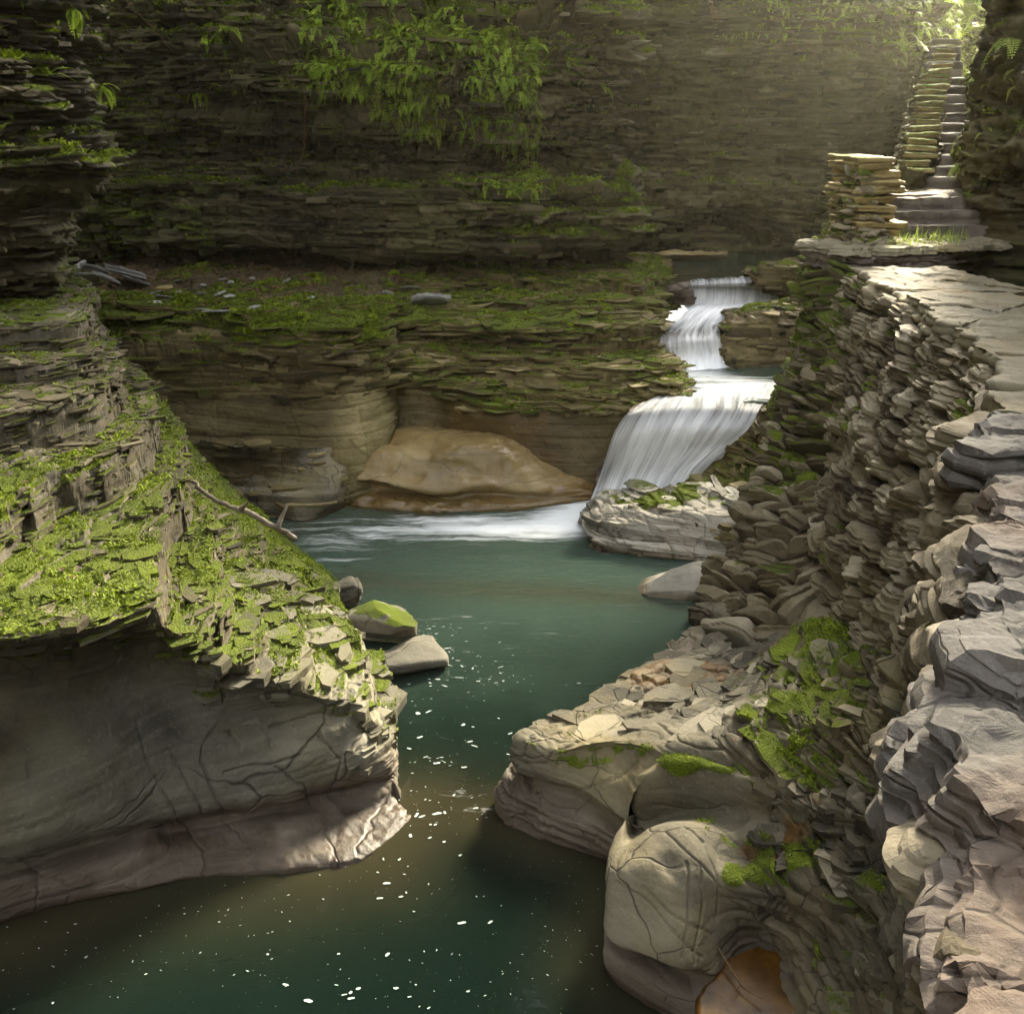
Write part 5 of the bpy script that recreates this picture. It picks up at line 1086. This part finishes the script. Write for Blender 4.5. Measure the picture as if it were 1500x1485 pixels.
# cliffs
plates('A', lambda P, N, U, V: (U > 90) & (U < 905) & (V > -90) & (V < 268) & (P[..., 1] < 22), 3600, M['cliff'], (.10, .9), (.08, .36), (.012, .075), 321, moss=.46, prot=.42, mossk=1.3)
plates('A', lambda P, N, U, V: (U > 230) & (U < 905) & (V > 265) & (V < 375) & (fr(P, 14, .8) > -.05), 420, M['cliff'], (.15, 1.1), (.10, .32), (.02, .10), 322, moss=.22, prot=.35, tone=.62)
plates('A', lambda P, N, U, V: (U > 690) & (U < 905) & (V > 272) & (V < 350), 260, M['cliff'], (.12, .6), (.12, .4), (.02, .06), 323, moss=.82, prot=.55, tone=.6)
plates('A', lambda P, N, U, V: (U > 90) & (U < 300) & (V > 130) & (V < 385), 460, M['cliff'], (.15, .7), (.15, .5), (.03, .14), 324, moss=.76, prot=.6, tone=.5)
plates('G', lambda P, N, U, V: (U > -80) & (U < 190) & (V > -60) & (V < 500), 1900, M['cliff'], (.06, .5), (.06, .26), (.010, .05), 325, moss=.55, prot=.45, mossk=1.2)
plates('B', lambda P, N, U, V: (U > 850) & (U < 1370) & (V > -100) & (V < 275), 3000, M['farcliff'], (.12, 1.2), (.10, .42), (.02, .10), 326, moss=.42, prot=.45, mossk=1.2)
plates('B', lambda P, N, U, V: (U > 850) & (U < 1250) & (V > 270) & (V < 372) & ~((U > 1040) & (U < 1150) & (V > 300)), 420, M['farcliff'], (.2, 1.3), (.15, .5), (.03, .14), 327, moss=.38, prot=.4, tone=.75)
plates('C', lambda P, N, U, V: (U > 1380) & (U < 1560) & (V > -120) & (V < 330) & (P[..., 1] > 8) & (P[..., 1] < 28), 1200, M['farcliff'], (.08, .5), (.08, .3), (.02, .12), 328, moss=.62, prot=.45)
# right bank under the wall
plates('H', lambda P, N, U, V: (P[..., 2] > .72) & (U > 1085) & (U < 1400), 210, M['foreR'], (.12, .5), (.12, .4), (.03, .14), 331, moss=.5, prot=.4, dip=.16, tone=.3)
plates('H', lambda P, N, U, V: (P[..., 2] > .2) & (U > 770) & (U < 1120) & (V < 1075), 90, M['foreR'], (.12, .6), (.12, .35), (.02, .07), 332, moss=.25, prot=.25, dip=.05, tone=.4)
plates('K', lambda P, N, U, V: (P[..., 2] > .42) & (U > 1110) & (U < 1400), 260, M['foreR'], (.08, .4), (.08, .3), (.03, .14), 333, moss=.32, prot=.35, dip=.25, tone=.3)
for key, n_, sd_, ts in (('N', 300, 341, .5), ('J', 45, 342, .4), ('L', 40, 343, .5), ('K1', 130, 344, .4), ('K2', 110, 345, .5)):
    plates(key, (lambda P, N, U, V: (P[..., 2] > .06) & (U < 1215)), n_, M['ledge'] if key != 'J' else M['pale'], (.12, .7), (.1, .4), (.02, .08), sd_, moss=.40 if key != 'L' else .1, prot=.4, tone=ts, wetz=.08)

# ------------------------------------------------------------------ moss: short sprigs over every mossy surface
def moss_fuzz(key, n, L, seed, label, lo=.35, surf=.6, vis=None):
    r = np.random.default_rng(seed); pts = []
    n1 = int(n * surf); P, N, at = SURF[key][1], SURF[key][2], SURF[key][3]
    U, Vv, f = proj(P); ok = (at['moss'] > lo) & (f > .2) & (U > -60) & (U < 1560) & (Vv > -60) & (Vv < 1540)
    ii = np.argwhere(ok)
    if len(ii):
        s_ = ii[r.integers(0, len(ii), n1)]; q = P[s_[:, 0], s_[:, 1]] + N[s_[:, 0], s_[:, 1]] * .004; pts.append(q + r.standard_normal(q.shape) * .006)
    tr = PT.get(key)
    if tr:
        T3 = np.concatenate([a_[0] for a_ in tr]); M3 = np.concatenate([a_[1] for a_ in tr])
        U, Vv, f = proj(T3.mean(1)); m = (M3 > lo) & (f > .2) & (U > -60) & (U < 1560) & (Vv > -60) & (Vv < 1540); T3 = T3[m]
        if len(T3):
            ar = np.linalg.norm(np.cross(T3[:, 1] - T3[:, 0], T3[:, 2] - T3[:, 0]), axis=1); c = np.cumsum(ar); k = np.searchsorted(c, r.random(n - n1) * c[-1]); k = np.minimum(k, len(T3) - 1)
            u_ = r.random((n - n1, 2)); fl = u_.sum(1) > 1; u_[fl] = 1 - u_[fl]
            pts.append(T3[k, 0] + u_[:, :1] * (T3[k, 1] - T3[k, 0]) + u_[:, 1:] * (T3[k, 2] - T3[k, 0]))
    if not pts: return
    p = np.concatenate(pts); cl = fbm(p, 3.5, 3, seed); p = p[cl > -.45]; cl = cl[cl > -.45]; n = len(p)
    l = (L[0] + (L[1] - L[0]) * r.random(n) ** 2) * (1 + .7 * np.clip(cl, -.5, .8))
    an = r.random(n) * 6.283; tl = .25 + .75 * r.random(n)
    d = np.stack([np.cos(an) * tl, np.sin(an) * tl, .35 + .6 * r.random(n)], 1); d /= np.linalg.norm(d, axis=1, keepdims=True)
    s_ = np.stack([-np.sin(an), np.cos(an), 0 * an], 1) * (l * .26)[:, None]
    mid = p + d * (l * .5)[:, None]; tip = p + d * l[:, None] - np.array([0, 0, 1.]) * (l * .25)[:, None]
    V = np.stack([p, mid - s_, tip, mid + s_], 1).reshape(-1, 3); F = np.arange(4 * n).reshape(-1, 4)
    rn = np.repeat(np.clip(.42 + .45 * cl + .18 * r.standard_normal(n), 0, 1), 4)
    o = mesh_obj('moss', V, F, M['moss'], {'rnd': rn}, smooth=False); o['kind'] = 'stuff'; o['label'] = label; o['category'] = 'moss'
moss_fuzz('F', 110000, (.010, .038), 401, 'yellow green moss covering the stepped near left bank')
moss_fuzz('D', 110000, (.02, .06), 402, 'bright moss along the front of the left rock ledge')
moss_fuzz('E', 90000, (.02, .058), 403, 'moss streaks on the layered ledge beside the cascade')
moss_fuzz('A', 120000, (.025, .09), 404, 'moss on the shelves of the dark cliff above the ledge')
moss_fuzz('G', 60000, (.015, .05), 405, 'hanging moss on the shelves of the near left cliff')
moss_fuzz('H', 14000, (.008, .028), 406, 'moss patches on the pale right bank under the wall')
moss_fuzz('K', 8000, (.008, .025), 407, 'moss patches on the broken rock behind the boulder nose')
moss_fuzz('N', 14000, (.012, .045), 408, 'moss on the layered rock right of the lower fall')
moss_fuzz('B', 40000, (.03, .10), 409, 'moss on the far cliff across the upper pool')
moss_fuzz('K1', 6000, (.015, .05), 410, 'moss on the rock slab beside the cascade')
moss_fuzz('K2', 6000, (.015, .05), 411, 'moss on the rock right of the upper fall')
moss_fuzz('C', 30000, (.02, .09), 412, 'moss on the ledges of the right cliff by the steps')
# ------------------------------------------------------------------ plants and litter
PJ = {}
def pick(key, u, v):
    if key not in PJ: PJ[key] = proj(SURF[key][1])
    U, Vv, f = PJ[key]
    dd = (U - u) ** 2 + (Vv - v) ** 2 + np.where(f < .1, 1e9, 0) + np.maximum(SURF[key][1][..., 1] - 40, 0) * 1e6
    near = dd < dd.min() + 16
    fi = np.where(near, f, 1e9); i, j = np.unravel_index(np.argmin(fi), fi.shape)
    return SURF[key][1][i, j].copy(), SURF[key][2][i, j].copy()
def frond(L, droop, n, wd=.30):
    """one fern frond along +Y, drooping in -Z"""
    V, F = [], []
    def pt(t): return np.array([0, L * t * (1 - .25 * droop * t), L * (.35 * t - (.35 + droop) * t * t)])
    for i in range(n):
        t = .12 + .86 * i / (n - 1); p = pt(t); q = pt(min(1, t + .5 / n))
        l = L * wd * math.sin(math.pi * min(1, .18 + .82 * t)) ** .7 * (1 - .35 * t) + .004
        for sg in (-1, 1):
            k = len(V); tip = p + np.array([sg * l, l * .35, -l * .22])
            m = (p + tip) / 2; h = (q - p) * .62
            V += [p, m - h * .7, tip, m + h]
            F.append((k, k + 1, k + 2, k + 3) if sg > 0 else (k + 3, k + 2, k + 1, k))
    for i in range(4):
        p, q = pt(i / 4), pt((i + 1) / 4); k = len(V); wv = np.array([L * .008 + .001, 0, 0])
        V += [p - wv, p + wv, q + wv * .7, q - wv * .7]; F.append((k, k + 1, k + 2, k + 3))
    return np.array(V), np.array(F)
FR = [frond(1., dr, 15, wd) for dr, wd in ((.35, .26), (.6, .3), (.9, .28), (.2, .24))]
def blade(n=3, wd=.03, droop=.8):
    V, F = [], []
    for i in range(n + 1):
        t = i / n; q = wd * (1 - t * .9); z = .9 * t - droop * t * t
        V += [(-q, .55 * t, z), (q, .55 * t, z)]
    for i in range(n): F.append((2 * i, 2 * i + 1, 2 * i + 3, 2 * i + 2))
    return np.array(V), np.array(F)
BL = [blade(3, .025, d) for d in (.3, .8, 1.2)]
def frame(fw, up=np.array([0, 0, 1.])):
    fw = fw / (np.linalg.norm(fw) + 1e-9); s_ = np.cross(fw, up); s_ = s_ / (np.linalg.norm(s_) + 1e-9); u_ = np.cross(s_, fw)
    return np.stack([s_, fw, u_])
def put(bag, T_, p, fw, L, rnd, sc_=(1, 1, 1)):
    V, F = T_
    bag.add((V * np.array(sc_) * L) @ frame(fw) + p, F, rnd=rnd)
def region(key, test, n, seed):
    P, N = SURF[key][1], SURF[key][2]
    U, Vv, f = proj(P)
    m = test(P, N, U, Vv) & (f > .2)
    ii = np.argwhere(m); r = np.random.default_rng(seed)
    if len(ii) == 0: return []
    s_ = ii[r.integers(0, len(ii), n)]
    return [(P[i, j], N[i, j]) for i, j in s_]
def fern_stuff(name, items, mat, L0, L1, label, droopset=(0, 1, 2), seed=1, down=.5, T_=FR, sc_=(1, 1, 1)):
    r = np.random.default_rng(seed); bag = Bag()
    for p, nn in items:
        fw = nn * .9 + r.standard_normal(3) * .55; fw[2] = fw[2] * .4 - down * r.random() + .15
        put(bag, T_[int(r.choice(droopset))], p - nn * .015, fw, L0 + (L1 - L0) * r.random() ** 1.7, np.clip(.5 + .28 * r.standard_normal(), 0, 1), sc_)
    o = bag.build(name, mat, smooth=False); o['kind'] = 'stuff'; o['label'] = label; o['category'] = 'ferns'
    return o
fern_stuff('hanging_ferns', region('A', bank, 6500, 5), M['fern'], .06, .30, 'bright green ferns and moss hanging over the dark cliff above the ledge', seed=3, down=.25, droopset=(0, 1, 2, 3))
fern_stuff('hanging_ferns', region('A', lambda P, N, U, V: (U > 250) & (U < 880) & (V > -60) & (V < 130) & (fbm(P, 1.1, 3, 67) > .25) & (P[..., 1] < 19.7), 500, 6), M['fern'], .05, .18, 'scattered small ferns along the upper dark cliff face', seed=4)
fern_stuff('hanging_ferns', region('G', lambda P, N, U, V: (U > -60) & (U < 170) & (V > -40) & (V < 245) & (fbm(P, 1.7, 3, 68) + .5 * N[..., 2] > .15), 700, 7), M['fern'], .03, .12, 'dark green ferns and moss tufts on the near left cliff', seed=5)
fern_stuff('grassy_bank', region('B', lambda P, N, U, V: (U > 1190) & (U < 1400) & (V > -200) & (V < 40 + (U - 1200) * .42) & (fbm(P, .9, 3, 69) > -.35), 6500, 8), M['fernY'], .10, .38, 'sunlit yellow green ferns and grass on the bank beside the top of the steps', seed=6)
fern_stuff('hanging_ferns', region('C', lambda P, N, U, V: (U > 1395) & (U < 1540) & (V > -150) & (V < 250) & (fbm(P, 1.0, 3, 70) > -.15) & (P[..., 1] > 9) & (P[..., 1] < 27), 3200, 9), M['fernY'], .06, .26, 'pale green ferns drooping from the right cliff above the steps', seed=7)
fern_stuff('hanging_ferns', region('B', lambda P, N, U, V: (U > 1040) & (U < 1280) & (V > -150) & (V < 60) & (fbm(P, .9, 3, 71) > .1), 900, 10), M['fern'], .08, .25, 'green ferns scattered along the far cliff', seed=8)
# hanging roots
bag = Bag(); r = np.random.default_rng(12)
for p, nn in region('A', bank, 420, 15):
    L = .15 + .45 * r.random(); q = p + nn * .05; n_ = 5; V = []
    dx = r.standard_normal() * .08
    for i in range(n_ + 1):
        t = i / n_; c = q + np.array([dx * t + .012 * r.standard_normal(), -.04 * math.sin(3 * t), -L * t]); wv = .004 * (1 - .6 * t)
        V += [c - [wv, 0, 0], c + [wv, 0, 0]]
    bag.add(np.array(V), np.array([(2 * i, 2 * i + 1, 2 * i + 3, 2 * i + 2) for i in range(n_)]), rnd=r.random())
o = bag.build('hanging_roots', M['root']); o['kind'] = 'stuff'; o['label'] = 'thin brown roots hanging among the ferns on the cliff'; o['category'] = 'roots'
# single ferns one can point to
def fern(key, u, v, L, label, n=7, mat='fern', seed=0, up=.3):
    p, nn = pick(key, u, v); r = np.random.default_rng(seed + int(u)); bag = Bag()
    for k in range(n):
        an = (k / (n - 1) - .5) * 2.4 + .2 * r.standard_normal()
        side = np.cross(nn, [0, 0, 1.]); side /= np.linalg.norm(side) + 1e-9
        fw = nn * (.5 + .4 * math.cos(an)) + side * math.sin(an) * 1.2 + np.array([0, 0, up + .2 * r.standard_normal()])
        put(bag, FR[int(r.integers(0, 3))], np.zeros(3), fw, L * (.7 + .5 * r.random()), .45 + .5 * r.random())
    o = bag.build('fern', M[mat], smooth=False); o.location = p - nn * .02
    tag(o, label, 'fern', 'ferns growing from the cliffs'); return o
for q in (('A', 335, 45, .34, 'wide bright green fern high on the dark left cliff face'), ('A', 300, 60, .22, 'small fern just left of the wide bright fern'), ('A', 292, 138, .26, 'lone green fern on the bare brown rock below the wide fern'), ('A', 314, 128, .16, 'tiny fern leaning right beside the lone green fern'), ('A', 402, 143, .15, 'tiny upright fern right of the lone fern at mid cliff'), ('A', 712, 268, .28, 'low fern on the edge of the mossy block under the bank'), ('A', 880, 125, .32, 'fern drooping at the right corner of the left cliff'), ('A', 455, 18, .26, 'bright fern by the picture top above the dark cliff'), ('A', 312, 213, .1, 'tiniest sprig low on the dark cliff'),
          ('G', 112, 18, .22, 'long frond fern near the top of the near left cliff'), ('G', 75, 108, .20, 'flat green fern on the middle ledge of the near left cliff'), ('G', 160, 132, .22, 'fern pointing right from the edge of the near left cliff'),
          ('C', 1480, 60, .36, 'large pale fern drooping from the right cliff'), ('C', 1440, 40, .3, 'pale fern highest above the steps on the right cliff'), ('B', 1325, 75, .5, 'pale fern on the sunny bank left of the steps')):
    fern(*q, mat='fernY' if q[0] in 'BC' else 'fern')
# grass tuft on the landing
bag = Bag(); r = np.random.default_rng(21)
for i in range(420):
    u = 1298 + 118 * r.random(); v = 346 + 5 * r.standard_normal() + (1420 - u) * .10 * r.random()
    p = np.array(b(u, v, 3.415)[:3])
    put(bag, BL[int(r.integers(0, 3))], p, np.array([r.standard_normal(), -1.2 + r.standard_normal(), .3]), .10 + .14 * r.random(), r.random())
o = bag.build('grass', M['fernY'], smooth=False); o['kind'] = 'stuff'; o['label'] = 'bright green grass growing on the landing slab at the foot of the pier'; o['category'] = 'grass'
# ------------------------------------------------------------------ slates, leaves, driftwood
def slate(key, u, v, sx, sy, th, rot, label, group=None, seed=0, tx=0., ty=0., dz=0., mat='slate', name='slate'):
    p, nn = pick(key, u, v); r = np.random.default_rng(seed + int(u * 7 + v))
    k = int(r.integers(5, 8)); ang = np.sort(r.random(k) * .7 + np.arange(k)) * 2 * math.pi / k
    pts = [(sx * math.cos(t) * (.75 + .4 * r.random()), sy * math.sin(t) * (.75 + .4 * r.random())) for t in ang]
    c, s_ = math.cos(rot), math.sin(rot); pts = [(x * c - y * s_, x * s_ + y * c) for x, y in pts]
    th = th * .7; V, F, at = slabmesh(pts, -th / 2, th / 2, ds=.03, jit=.03, rough=.004, fac=.012, facs=6., s=int(u) % 89, tiltx=tx, tilty=ty, moss=0., under=.012)
    o = mesh_obj(name, V, F, M[mat], at, smooth=False); o.location = p + np.array([0, 0, th * .3 + dz]); tag(o, label, 'slate', group); return o
slate('E', 635, 448, .30, .26, .14, .3, 'large angular grey slate resting on the mossy ledge', seed=1, tx=.1, ty=-.45, dz=.08)
slate('D', 185, 410, .34, .22, .16, .2, 'thick grey slab lying at the right end of the slate heap', seed=2, tx=-.25, ty=-.3, dz=.12)
slate('D', 122, 420, .30, .2, .06, .9, 'broad pale slate leaning at the front of the slate heap', seed=3, tx=.35, ty=-.4, dz=.14)
slate('D', 160, 415, .26, .08, .06, -.4, 'long narrow slate sloping down from the thick grey slab', seed=4, tx=-.4, ty=-.2, dz=.12)
slate('D', 90, 430, .24, .1, .05, .7, 'dark slanted slate at the left end of the slate heap', seed=5, tx=.5, ty=-.3, dz=.1)
slate('D', 118, 398, .22, .14, .06, 1.2, 'slate at the back of the slate heap against the cliff', seed=6, tx=.4, ty=.3, dz=.12)
slate('D', 243, 435, .14, .1, .04, .2, 'stacked thin slate on the leaf litter right of the heap', seed=7, tx=-.1, ty=-.3, dz=.03)
slate('D', 245, 421, .10, .07, .06, .5, 'small tan stone on the leaf litter behind the thin slate', seed=8, dz=.02, mat='yslab')
slate('D', 293, 432, .13, .08, .03, -.6, 'blue grey slate chip standing on the leaf litter', seed=9, tx=.1, ty=-.4, dz=.03)
slate('D', 318, 459, .20, .09, .03, .1, 'long thin slate at the mossy front lip of the ledge', seed=10, ty=-.1, dz=.02)
slate('D', 295, 452, .10, .07, .025, .3, 'tiny slate left of the long thin slate', seed=11, ty=-.2, dz=.02)
slate('E', 600, 421, .16, .1, .04, -.3, 'dark slate lying flat behind the large angular slate', seed=12, ty=-.3, dz=.02)
slate('E', 565, 430, .1, .08, .07, .3, 'small upright slate on moss left of the large angular slate', seed=13, ty=-.5, dz=.03)
slate('D', 100, 412, .30, .2, .07, .3, 'pale slate propped against the broad pale slate', seed=14, tx=.5, ty=-.5, dz=.10)
slate('D', 142, 404, .28, .16, .07, -.2, 'grey slate wedged behind the long narrow slate', seed=15, tx=-.2, ty=-.5, dz=.14)
slate('D', 205, 418, .20, .14, .06, .6, 'outermost small slate of the heap nearest the leaf litter', seed=16, tx=-.3, ty=-.4, dz=.05)
slate('D', 84, 452, .24, .14, .06, .2, 'slanted pale slate below the heap beside the cliff foot', seed=17, tx=.7, ty=-.3, dz=.08)
r = np.random.default_rng(33)
for i in range(34):
    slate('D', 85 + 50 * r.random(), 440 + 28 * r.random(), .05 + .07 * r.random(), .03 + .05 * r.random(), .02 + .015 * r.random(), 3 * r.random(), 'small loose slate chip in the scree below the slate heap', 'slate chips', seed=40 + i, tx=.3 * r.standard_normal(), ty=.3 * r.standard_normal(), dz=.02)
for i in range(16):
    slate('D', 215 + 260 * r.random(), 405 + 50 * r.random(), .04 + .06 * r.random(), .03 + .04 * r.random(), .02, 3 * r.random(), 'tiny slate flake scattered over the leaf litter of the ledge', 'slate flakes', seed=80 + i, tx=.2 * r.standard_normal(), ty=.2 * r.standard_normal(), dz=.015)
def leaf_shape():
    return np.array([(0, -.5, 0), (-.28, -.05, .08), (0, .55, .02), (.28, -.05, .10)]), np.array([(0, 1, 2, 3)])
LF = leaf_shape()
def leaves(key, test, n, s0, s1, seed, label, mat='litter', name='fallen_leaves'):
    bag = Bag(); r = np.random.default_rng(seed)
    for p, nn in region(key, test, n, seed):
        if nn[2] < .3: continue
        an = r.random() * 6.28; fw = np.array([math.cos(an), math.sin(an), .35 * r.standard_normal()])
        put(bag, LF, p + nn * .012, fw, s0 + (s1 - s0) * r.random() ** 2, r.random())
    o = bag.build(name, M[mat], smooth=False); o['kind'] = 'stuff'; o['label'] = label; o['category'] = 'leaves'
leaves('D', lambda P, N, U, V: (U > 150) & (U < 600) & (V > 385) & (V < 458) & (fbm(P, 1.2, 2, 72) > -.45), 7000, .03, .10, 41, 'brown leaf litter covering the back of the ledge')
leaves('E', lambda P, N, U, V: (U > 560) & (U < 760) & (V > 385) & (V < 425), 500, .025, .07, 42, 'thin brown leaf litter under the overhang')
leaves('F', lambda P, N, U, V: (V > 560) & (V < 960) & (fbm(P, 2, 2, 73) > .1), 70, .03, .075, 43, 'a few fallen brown leaves on the mossy bank')
leaves('H', lambda P, N, U, V: (U > 960) & (V > 900), 60, .02, .05, 44, 'a few fallen brown leaves on the pale rock')
def tube(pts, r0, r1, k=7, wob=.0, seed=0):
    pts = np.array(pts, float); rr = np.random.default_rng(seed); n = len(pts)
    V = []; t = np.gradient(pts, axis=0); t /= np.linalg.norm(t, axis=1, keepdims=True)
    for i in range(n):
        u_ = np.cross(t[i], [.3, .2, 1.]); u_ /= np.linalg.norm(u_); v_ = np.cross(t[i], u_); ra = r0 + (r1 - r0) * i / (n - 1)
        for j in range(k):
            q = ra * (1 + wob * rr.standard_normal()); th = 2 * math.pi * j / k
            V.append(pts[i] + q * (u_ * math.cos(th) + v_ * math.sin(th)))
    F = [(i * k + j, i * k + (j + 1) % k, (i + 1) * k + (j + 1) % k, (i + 1) * k + j) for i in range(n - 1) for j in range(k)]
    return np.array(V), np.array(F)
def curve(P, n=24, seed=0, am=.01):
    P = np.array(P, float)[:, None, :]; h = np.maximum(np.linalg.norm(P[1:, 0] - P[:-1, 0], axis=1), .01)
    C = _hermite(P, h, h.sum() / n)[:, 0, :3]
    rr = np.random.default_rng(seed); return C + am * rr.standard_normal(C.shape)
def stick(name, P, r0, r1, label, cat, mat='wood', seed=0, forks=(), am=.006):
    C = curve([q[:3] for q in P], 26, seed, am); bag = Bag(); V, F = tube(C, r0, r1, 7, .15, seed); bag.add(V, F, rnd=.5)
    for t, d, L in forks:
        p = C[int(t * (len(C) - 1))]; e = np.array(d, float); Q = np.array([p + e * L * s_ + np.array([0, 0, -.06 * L]) * s_ * s_ for s_ in np.linspace(0, 1, 7)]); V, F = tube(Q, r1 * 1.1, r1 * .4, 5, .1, seed); bag.add(V, F, rnd=.5)
    o = bag.build(name, M[mat]); tag(o, label, cat); return o
stick('driftwood', [a(272, 694, 9.15), a(310, 730, 8.95), a(360, 750, 9.0), a(405, 772, 9.1), a(432, 790, 9.2)], .018, .030, 'bleached driftwood branch lying along the mossy bank to the pool edge', 'driftwood', forks=((.85, (.3, .4, .7), .3), (.55, (.4, -.4, .5), .25)), seed=3)
stick('twig', [b(1052, 1388, .30), b(1072, 1420, .28), b(1092, 1448, .27), b(1118, 1462, .28)], .007, .004, 'thin forked twig lying in the amber rock puddle', 'twig', 'root', forks=((.6, (-.5, -.6, .1), .16),), seed=4, am=.002)
stick('hanging_root', [pick('A', 448, 105)[0] + [0, -.15, 0], pick('A', 447, 150)[0] + [0, -.12, 0], pick('A', 447, 200)[0] + [0, -.1, 0], pick('A', 438, 262)[0] + [0, -.1, 0]], .022, .010, 'long dark root hanging straight down the cliff below the ferns', 'root', 'root', seed=5, am=.015)
stick('bare_branch', [b(150, -10, 8), a(185, 20, 16.5), a(222, 52, 17.2), a(258, 78, 18.0)], .014, .006, 'thin bare branch slanting down across the upper left cliff', 'branch', 'root', seed=6, am=.02) if False else stick('bare_branch', [a(178, -8, 17.5), a(200, 18, 17.7), a(228, 48, 18), a(256, 78, 18.3)], .014, .006, 'thin bare branch slanting down across the upper left cliff', 'branch', 'root', seed=6, am=.015)
stick('bare_branch', [a(150, -10, 17.3), a(168, 20, 17.5), a(200, 60, 17.9), a(222, 84, 18.2)], .009, .004, 'finer bare twig left of the slanting branch on the upper cliff', 'branch', 'root', seed=7, am=.015)
stick('hanging_branch', [a(1034, -12, 12), a(1040, 6, 12), a(1047, 20, 12), a(1052, 32, 12)], .009, .004, 'thin bare twig hanging into view above the far cliff', 'branch', 'root', seed=8, am=.012, forks=((.5, (.3, 0, -.8), .14), (.8, (-.3, .1, -.7), .1)))
# ------------------------------------------------------------------ camera, light
cam = bpy.data.cameras.new('camera'); co = bpy.data.objects.new('camera', cam); COL.objects.link(co)
co.location = (0, 0, H); co.rotation_euler = (math.pi / 2 - PITCH, 0, 0)
cam.sensor_fit = 'HORIZONTAL'; cam.sensor_width = 36; cam.lens = 36 * FPX / 1500.0; cam.clip_end = 500; cam.clip_start = .05
sc.camera = co
W = bpy.data.worlds.new('World'); sc.world = W; W.use_nodes = True
nt = W.node_tree; bg = nt.nodes['Background']; sky = nt.nodes.new('ShaderNodeTexSky'); sky.sky_type = 'NISHITA'; sky.sun_disc = False
SUN_EL, SUN_AZ = math.radians(25), math.radians(28)     # azimuth measured from +Y towards +X
sky.sun_elevation = SUN_EL; sky.sun_rotation = SUN_AZ; sky.air_density = 1.; sky.dust_density = 3.
hs = nt.nodes.new('ShaderNodeHueSaturation'); hs.inputs['Saturation'].default_value = .14
nt.links.new(sky.outputs[0], hs.inputs['Color']); nt.links.new(hs.outputs[0], bg.inputs[0]); bg.inputs[1].default_value = .15
sl = bpy.data.lights.new('sun', 'SUN'); sl.energy = 5.0; sl.angle = math.radians(18); sl.color = (1, .88, .64)
so = bpy.data.objects.new('sun', sl); COL.objects.link(so)
from mathutils import Vector
sd = Vector((math.sin(SUN_AZ) * math.cos(SUN_EL), math.cos(SUN_AZ) * math.cos(SUN_EL), math.sin(SUN_EL)))
so.rotation_euler = sd.to_track_quat('Z', 'Y').to_euler(); so.location = (0, 0, 30)
sc.view_settings.view_transform = 'Standard'; sc.view_settings.look = 'None'; sc.view_settings.exposure = 2.88
sc.render.engine = 'CYCLES'; sc.cycles.use_denoising = True
try: sc.cycles.denoiser = 'OPENIMAGEDENOISE'
except Exception: pass
sc.cycles.use_adaptive_sampling = True; sc.cycles.adaptive_threshold = .03
sc.cycles.max_bounces = 6; sc.cycles.diffuse_bounces = 3; sc.cycles.glossy_bounces = 3; sc.cycles.transparent_max_bounces = 12

planH = [(-2, 40), (6, 41), (14, 42), (22, 41), (32, 38)]
keep('hill', rock('hill', loft(planH, [(15.5, -5, .9, 1), (12, -2.5, .9, 1), (8, -1., .8, 1), (3, 0, .6, 1), (0, .5, .5, 1)]), M['farcliff'], .15, A=.2, s=131, big=.6, bigf=.2, mossb=.3, out=(5, 10, 8)))
fern_stuff('hill_foliage', region('hill', lambda P, N, U, V: (U > 1250) & (U < 1560) & (V > -260) & (V < 200), 2500, 14), M['fernY'], .3, 1.0, 'hazy sunlit foliage on the hillside beyond the steps', seed=9)
def haze(dens=.0008, g=.88):
    t = NT('haze_air'); v = t.n('ShaderNodeVolumePrincipled'); v.inputs['Color'].default_value = (.95, .91, .70, 1); v.inputs['Density'].default_value = dens; v.inputs['Anisotropy'].default_value = g
    t.l(v.outputs[0], t.out.inputs[1])
    x0, x1, y0, y1, z0, z1 = -24, 30, -16, 52, -2.2, 31
    V = [(x, y, z) for z in (z0, z1) for x, y in ((x0, y0), (x1, y0), (x1, y1), (x0, y1))]
    F = [(3, 2, 1, 0), (4, 5, 6, 7), (0, 1, 5, 4), (1, 2, 6, 5), (2, 3, 7, 6), (3, 0, 4, 7)]
    o = mesh_obj('haze', V, F, t.m, smooth=False); o['kind'] = 'stuff'
    sc.cycles.volume_bounces = 1
haze()
